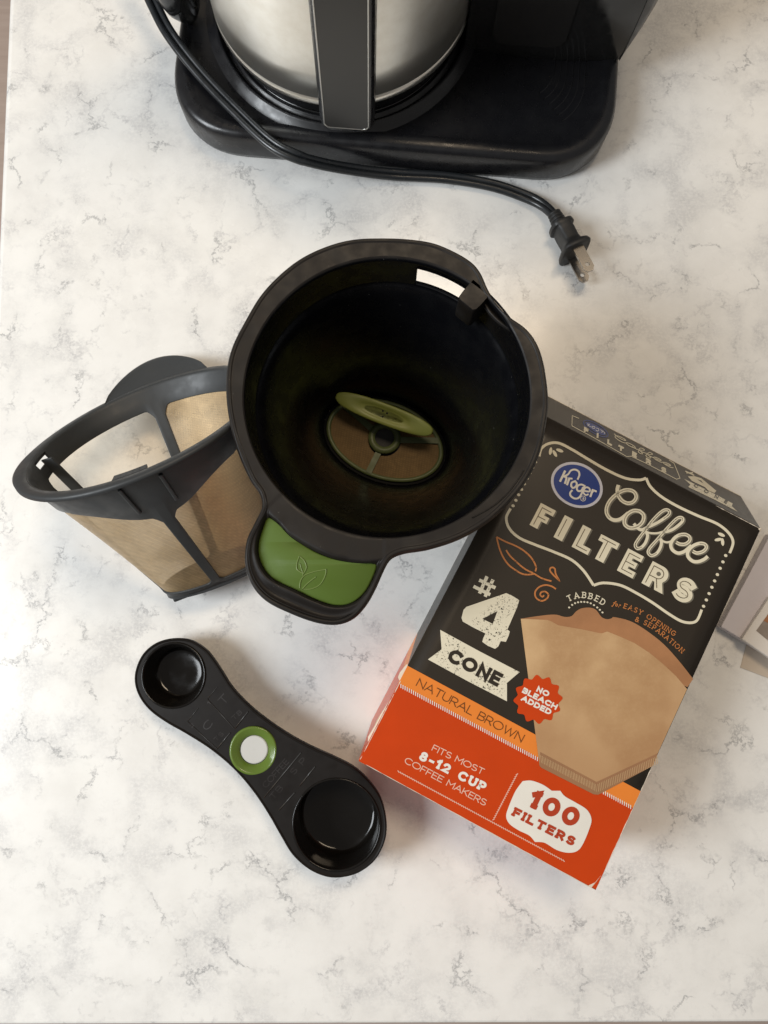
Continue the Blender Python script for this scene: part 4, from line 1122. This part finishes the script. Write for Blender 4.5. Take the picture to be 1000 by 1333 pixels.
# picture of a paper filter
back = [(p.x, p.y) for p in spline([(678,805.5),(700,802),(722,800),(735,803),(744,802),(750,796),(757,792),(768,791),(776,794),(783,803),(790,806),(796,805),(801,803.5),(826,811),(859,834),(882,858),(902.5,884)], 5)]+[(895,894.5),(790,850)]
face.pieces('filter_picture_back', [poly(back)], M['paper_back'], h0+.018)
front = [(678,805.5),(713,807),(718,809),(727,814),(756,819),(780,824),(784,824.5),(790.7,822),(808,829),(826,837),(846,850),(863.5,864.5),(880,880),(894.5,897),(853.5,987),(850,997),(779,1034.5),(773,1034),(705,999.5),(702.5,997)]
pf = M['paper_front']; o_c = cBL.lerp(cTR, .5).to_2d().to_3d(); ap = pl(777, 1032)-o_c
dv = N(pf, 'ShaderNodeVectorMath', operation='DOT_PRODUCT'); tcv = N(pf, 'ShaderNodeTexCoord'); L(pf, tcv.outputs['Object'], dv.inputs[0]); dv.inputs[1].default_value = tuple(bv*100)
kk = mrange(pf, math_(pf, 'SUBTRACT', dv.outputs['Value'], float(ap.dot(bv))), .6, 4.6, .62, 0)
dh = N(pf, 'ShaderNodeVectorMath', operation='DOT_PRODUCT'); L(pf, tcv.outputs['Object'], dh.inputs[0]); dh.inputs[1].default_value = tuple(bu*100)
k2 = mrange(pf, math_(pf, 'SUBTRACT', dh.outputs['Value'], float((pl(862, 960)-o_c).dot(bu))), -2.6, .6, 0, .5)
L(pf, mixc(pf, math_(pf, 'MAXIMUM', kk, k2), bsdf(pf).inputs['Base Color'].links[0].from_socket, (.37, .19, .085)), bsdf(pf).inputs['Base Color'])
fp = face.pieces('filter_picture', [poly(front)], M['paper_front'], h0+.022)
face.pieces('crimped_edge', [poly([(703.2,979),(776.6,1018),(856.5,980.5),(850,997),(779,1034.5),(773,1034),(705,999.5),(702.5,997)])], M['paper_edge'], h0+.030, fp)
tk = []
for a_, b_, n_ in (((704.5,983),(776,1020.5), 34), ((779,1020.5),(855.5,984.5), 34)):
    for k in range(n_+1):
        t = k/n_; x, y = a_[0]+(b_[0]-a_[0])*t, a_[1]+(b_[1]-a_[1])*t; tk.append(ribbon([(x-.6, y), (x+.6, y+10)], .85))
face.pieces('crimp_marks', tk, M['paper_tick'], h0+.038, fp)
# seal
sp_ = []
for k in range(120):
    a = 2*math.pi*k/120; r_ = 30.0+2.1*math.cos(12*a+.6)-.8*abs(math.sin(6*a+.3)); sp_.append((700.5+r_*math.cos(a), 910.4+r_*math.sin(a)))
seal = face.pieces('seal', [poly(sp_)], M['ink_red'], h0+.034)
zs = lambda p: zo(p, 640, 860, 4.167)
def tz(p, q, *a_): p, q = zs([p])[0], zs([q])[0]; return text(*p, *q, *a_)
face.pieces('seal_lettering', tz((240,166),(305,198),'NO',7.6,2.1,0,.95)+tz((163,172),(348,268),'BLEACH',7.6,2.1,0,.95)+tz((157,214),(316,296),'ADDED',7.6,2.1,0,.95), M['ink_white'], h0+.042, seal)
# small captions
zt = lambda p: zo(p, 730, 750, 5.882)
face.pieces('caption_lettering', text_path(zt([(62,197),(105,178),(155,168),(210,174),(262,190),(325,228)]), 'TABBED', 8.2, 1.25, .9), M['ink_cream'], h0+.014)
face.pieces('caption_dots', [poly(ellp(zt([c_])[0], 1.45, 1.2, 20, 8)) for c_ in ((65,240),(88,220),(110,207),(133,200),(157,197),(181,197),(205,200),(230,208),(255,222),(280,240),(300,258),(320,278))], M['ink_cream'], h0+.014)
face.pieces('copper_lettering', text_path(zt([(478,245),(545,268),(620,302),(700,350),(780,405),(868,462)]), 'EASY OPENING', 6.8, 1.0, .55)+text_path(zt([(565,346),(640,374),(720,420),(820,500),(925,592)]), '& SEPARATION', 6.8, 1.0, .55)
            +text(*zt([(392,222)])[0], *zt([(455,243)])[0], 'for', 6.6, 1.0, 0, 1.0), M['ink_copper'], h0+.014)

# --- top end print
nT = (cTR-cTL).cross(bTL-cTL)
tface = Face(cTL+bv*.003, nT, carton); zt5 = lambda p: zo(p, 740, 530, 4.348)
tface.pieces('end_frame', [ribbon(zt5(p), .9) for p in ([(22,48),(20,106),(130,165),(300,262),(330,280),(355,278),(440,318),(612,408),(632,402),(598,318)], [(22,48),(60,64)], [(570,300),(598,318)])], M['ink_cream'], .012)
tface.pieces('end_badge', [ribbon([Vector(p) for p in ellp(zt5([(155,122)])[0], 18.2, 6.2, 31, 40)]+[Vector(ellp(zt5([(155,122)])[0], 18.2, 6.2, 31, 40)[0])], 1.3), poly(ellp(zt5([(155,122)])[0], 15.5, 4.2, 31, 30))], M['ink_blue'], .012)
tface.pieces('end_badge_lettering', [curve(zt5(p), 1.0) for p in ([(110,92),(112,108)], [(122,96),(112,102),(128,112)], [(135,108),(150,112),(146,122),(134,116),(135,108)], [(158,118),(172,124),(166,136),(154,128)], [(180,128),(198,138),(184,142)], [(205,140),(204,152)])], M['ink_lavender'], .020)
ca_o = Vector(zt5([(250,158)])[0])
def tmap(p):       # script word squeezed on to the end flap
    x, y = p; dx, dy = x-60, y-190
    a_ = (dx*.885+dy*.465)/1000; b_ = (-dx*.465+dy*.885)/1000
    q = ca_o+Vector((.885, .465))*a_*88+Vector((.30, .95))*b_*24; return (q.x, q.y)
tface.pieces('end_script', [curve([tmap(p) for p in s_], .95, 5) for s_ in script], M['ink_cream'], .012)
end_caps = []
for ch, p in zip('FILTERS', [(88,138),(160,172),(220,208),(282,240),(360,276),(438,314),(525,362)]):
    o_ = zt5([p])[0]; g0 = G[ch][0] or 1
    end_caps += glyph(ch, o_, Vector((.885, .465)), Vector((.05, -1)).normalized(), 6.6, 2.5, 0, 1.9)[0]
tface.pieces('end_capitals', end_caps, M['ink_cream'], .012)
tface.pieces('end_number', [poly(zt5([(676,392),(712,390),(752,402),(798,440),(838,474),(826,486),(790,470),(772,452),(700,418)]), [zt5([(728,408),(752,416),(764,432)])]), ribbon(zt5([(662,362),(712,386)]), 1.6), ribbon(zt5([(668,372),(706,372)]), 1.6)], M['ink_cream'], .012)
eb_ = tface.pieces('end_banner', [poly(zt5([(655,406),(795,474),(930,545),(925,560),(958,592),(820,520),(678,452),(690,438)]))], M['ink_distress'], .012)
tface.pieces('end_banner_lettering', text(*zt5([(708,448)])[0], *zt5([(895,548)])[0], 'CONE', 4.3, 1.1, 0, 2.2), M['ink_black'], .020, eb_)

# ------------------------------------------------------------------ moulded marks on the scoop
class ScoopFace(Face):
    def __init__(s): s.parent = sh; s.n = Vector((0,0,1))
    def pt(s, x, y, h): return sat(x, y, h)
mo_l = plastic('highlit_moulded_edge', (.045, .042, .040), .35, dust=.0, spec=.5)  # lighter plastic colour paints in the highlight along the moulded lines
sf = ScoopFace(); zA = lambda p: zo(p, 170, 830, 5); zB = lambda p: zo(p, 320, 960, 5.263)
def raised(name, lines, r=.022):
    V, Fc = merge(*[tube([sat(x, y, .02) for x, y in l_], r, 6) for l_ in lines]); return mk(name, V, Fc, mo_l, sh)
raised('moulded_line', [zA([(765,482),(678,592)])], .03); raised('moulded_line', [zA([(648,620),(562,724)])], .03)
raised('moulded_line', [zB([(378,105),(125,410)])], .03); raised('moulded_line', [zB([(475,200),(368,332)])], .03); raised('moulded_line', [zB([(335,378),(225,500)])], .03)
raised('moulded_line', [zA([(500,400),(565,320)])], .014); raised('moulded_line', [zA([(370,545),(440,460)])], .014)
raised('moulded_line', [zA([(500,400),(672,590)])], .014); raised('moulded_line', [zA([(370,545),(560,722)])], .014)
def mould(p0, p1, s_, h, w, zf, sep=.0): 
    a_, b_ = zf([p0])[0], zf([p1])[0]
    return [pc for pc in text(*a_, *b_, s_, h, w)]
mo1 = mould((515,440),(555,395),'1', 5, 1.0, zA)+mould((605,445),(650,395),'T', 11, 1.2, zA)+mould((675,540),(730,490),'TB', 6, .9, zA)
mo1 += mould((400,590),(440,545),'2', 5, 1.0, zA)+mould((500,610),(550,550),'C', 10, 1.2, zA)+mould((560,680),(610,630),'TS', 6, .9, zA)
mo2 = mould((140,350),(300,170),'COFFEE', 8, .9, zB)+mould((190,430),(260,350),'TB', 8, .9, zB)+mould((330,260),(420,160),'SP', 8, .9, zB)
mo_m = plastic('black_moulded_plastic', (.024, .021, .020), .32, dust=.0, spec=.4)
for q_ in (mo1, mo2): sf.pieces('moulded_lettering', q_, mo_m, .008)['kind'] = 'stuff'

# ------------------------------------------------------------------ papers on the right
def slab(name, pts, z0, z1, mat_, label, cat):
    P = [at(x, y, z1).to_2d() for x, y in pts]; c = sum(P, Vector((0, 0)))/len(P)
    V, Fc = prism(P, z0, z1); o = fixn(mk(name, V, Fc, mat_, None, False, origin=(c.x, c.y, z0))); bevel(o, min(.06, (z1-z0)/3), 2)
    o['label'] = label; o['category'] = cat; return o
slab('paper_sheet', [(964,869),(973,835),(1062,738),(1120,832),(1066,908)], .01, .05, M['beige'], 'beige card lowest in the paper pile at the right edge', 'paper')
slab('booklet', [(938.5,816),(1004,694),(1062,722),(1045,880),(967,833)], .08, .75, M['mauve'], 'pale mauve booklet right of the filter carton', 'booklet')
cp = empty('photo_card', at(1010, 820, .8), 'off white folded card with a printed picture lying over the mauve booklet', 'card')
P = [at(x, y, 1.15).to_2d() for x, y in [(966,832),(1003,776),(1085,790),(1095,920),(1010,862)]]
V, Fc = prism(P, .78, 1.15); bevel(fixn(mk('card_stock', V, Fc, M['offwhite'], cp, False)), .06)
P = [at(x, y, 1.165).to_2d() for x, y in [(984.5,821),(1004,794),(1070,805),(1070,880),(1010,842)]]
V, Fc = prism(P, 1.152, 1.165); pc_ = fixn(mk('printed_picture', V, Fc, M['photo'], cp, False))
P = [at(x, y, 1.18).to_2d() for x, y in [(994,808),(1004,794),(1060,803),(1040,828),(1002,812)]]
V, Fc = prism(P, 1.167, 1.18); fixn(mk('picture_detail', V, Fc, M['photo2'], pc_, False))
for o in bpy.data.objects:
    if o.name.split('.')[0] in ('stripe_stitching', 'frame_dots', 'caption_dots', 'crimp_marks', 'stitch_line'): o['kind'] = 'stuff'
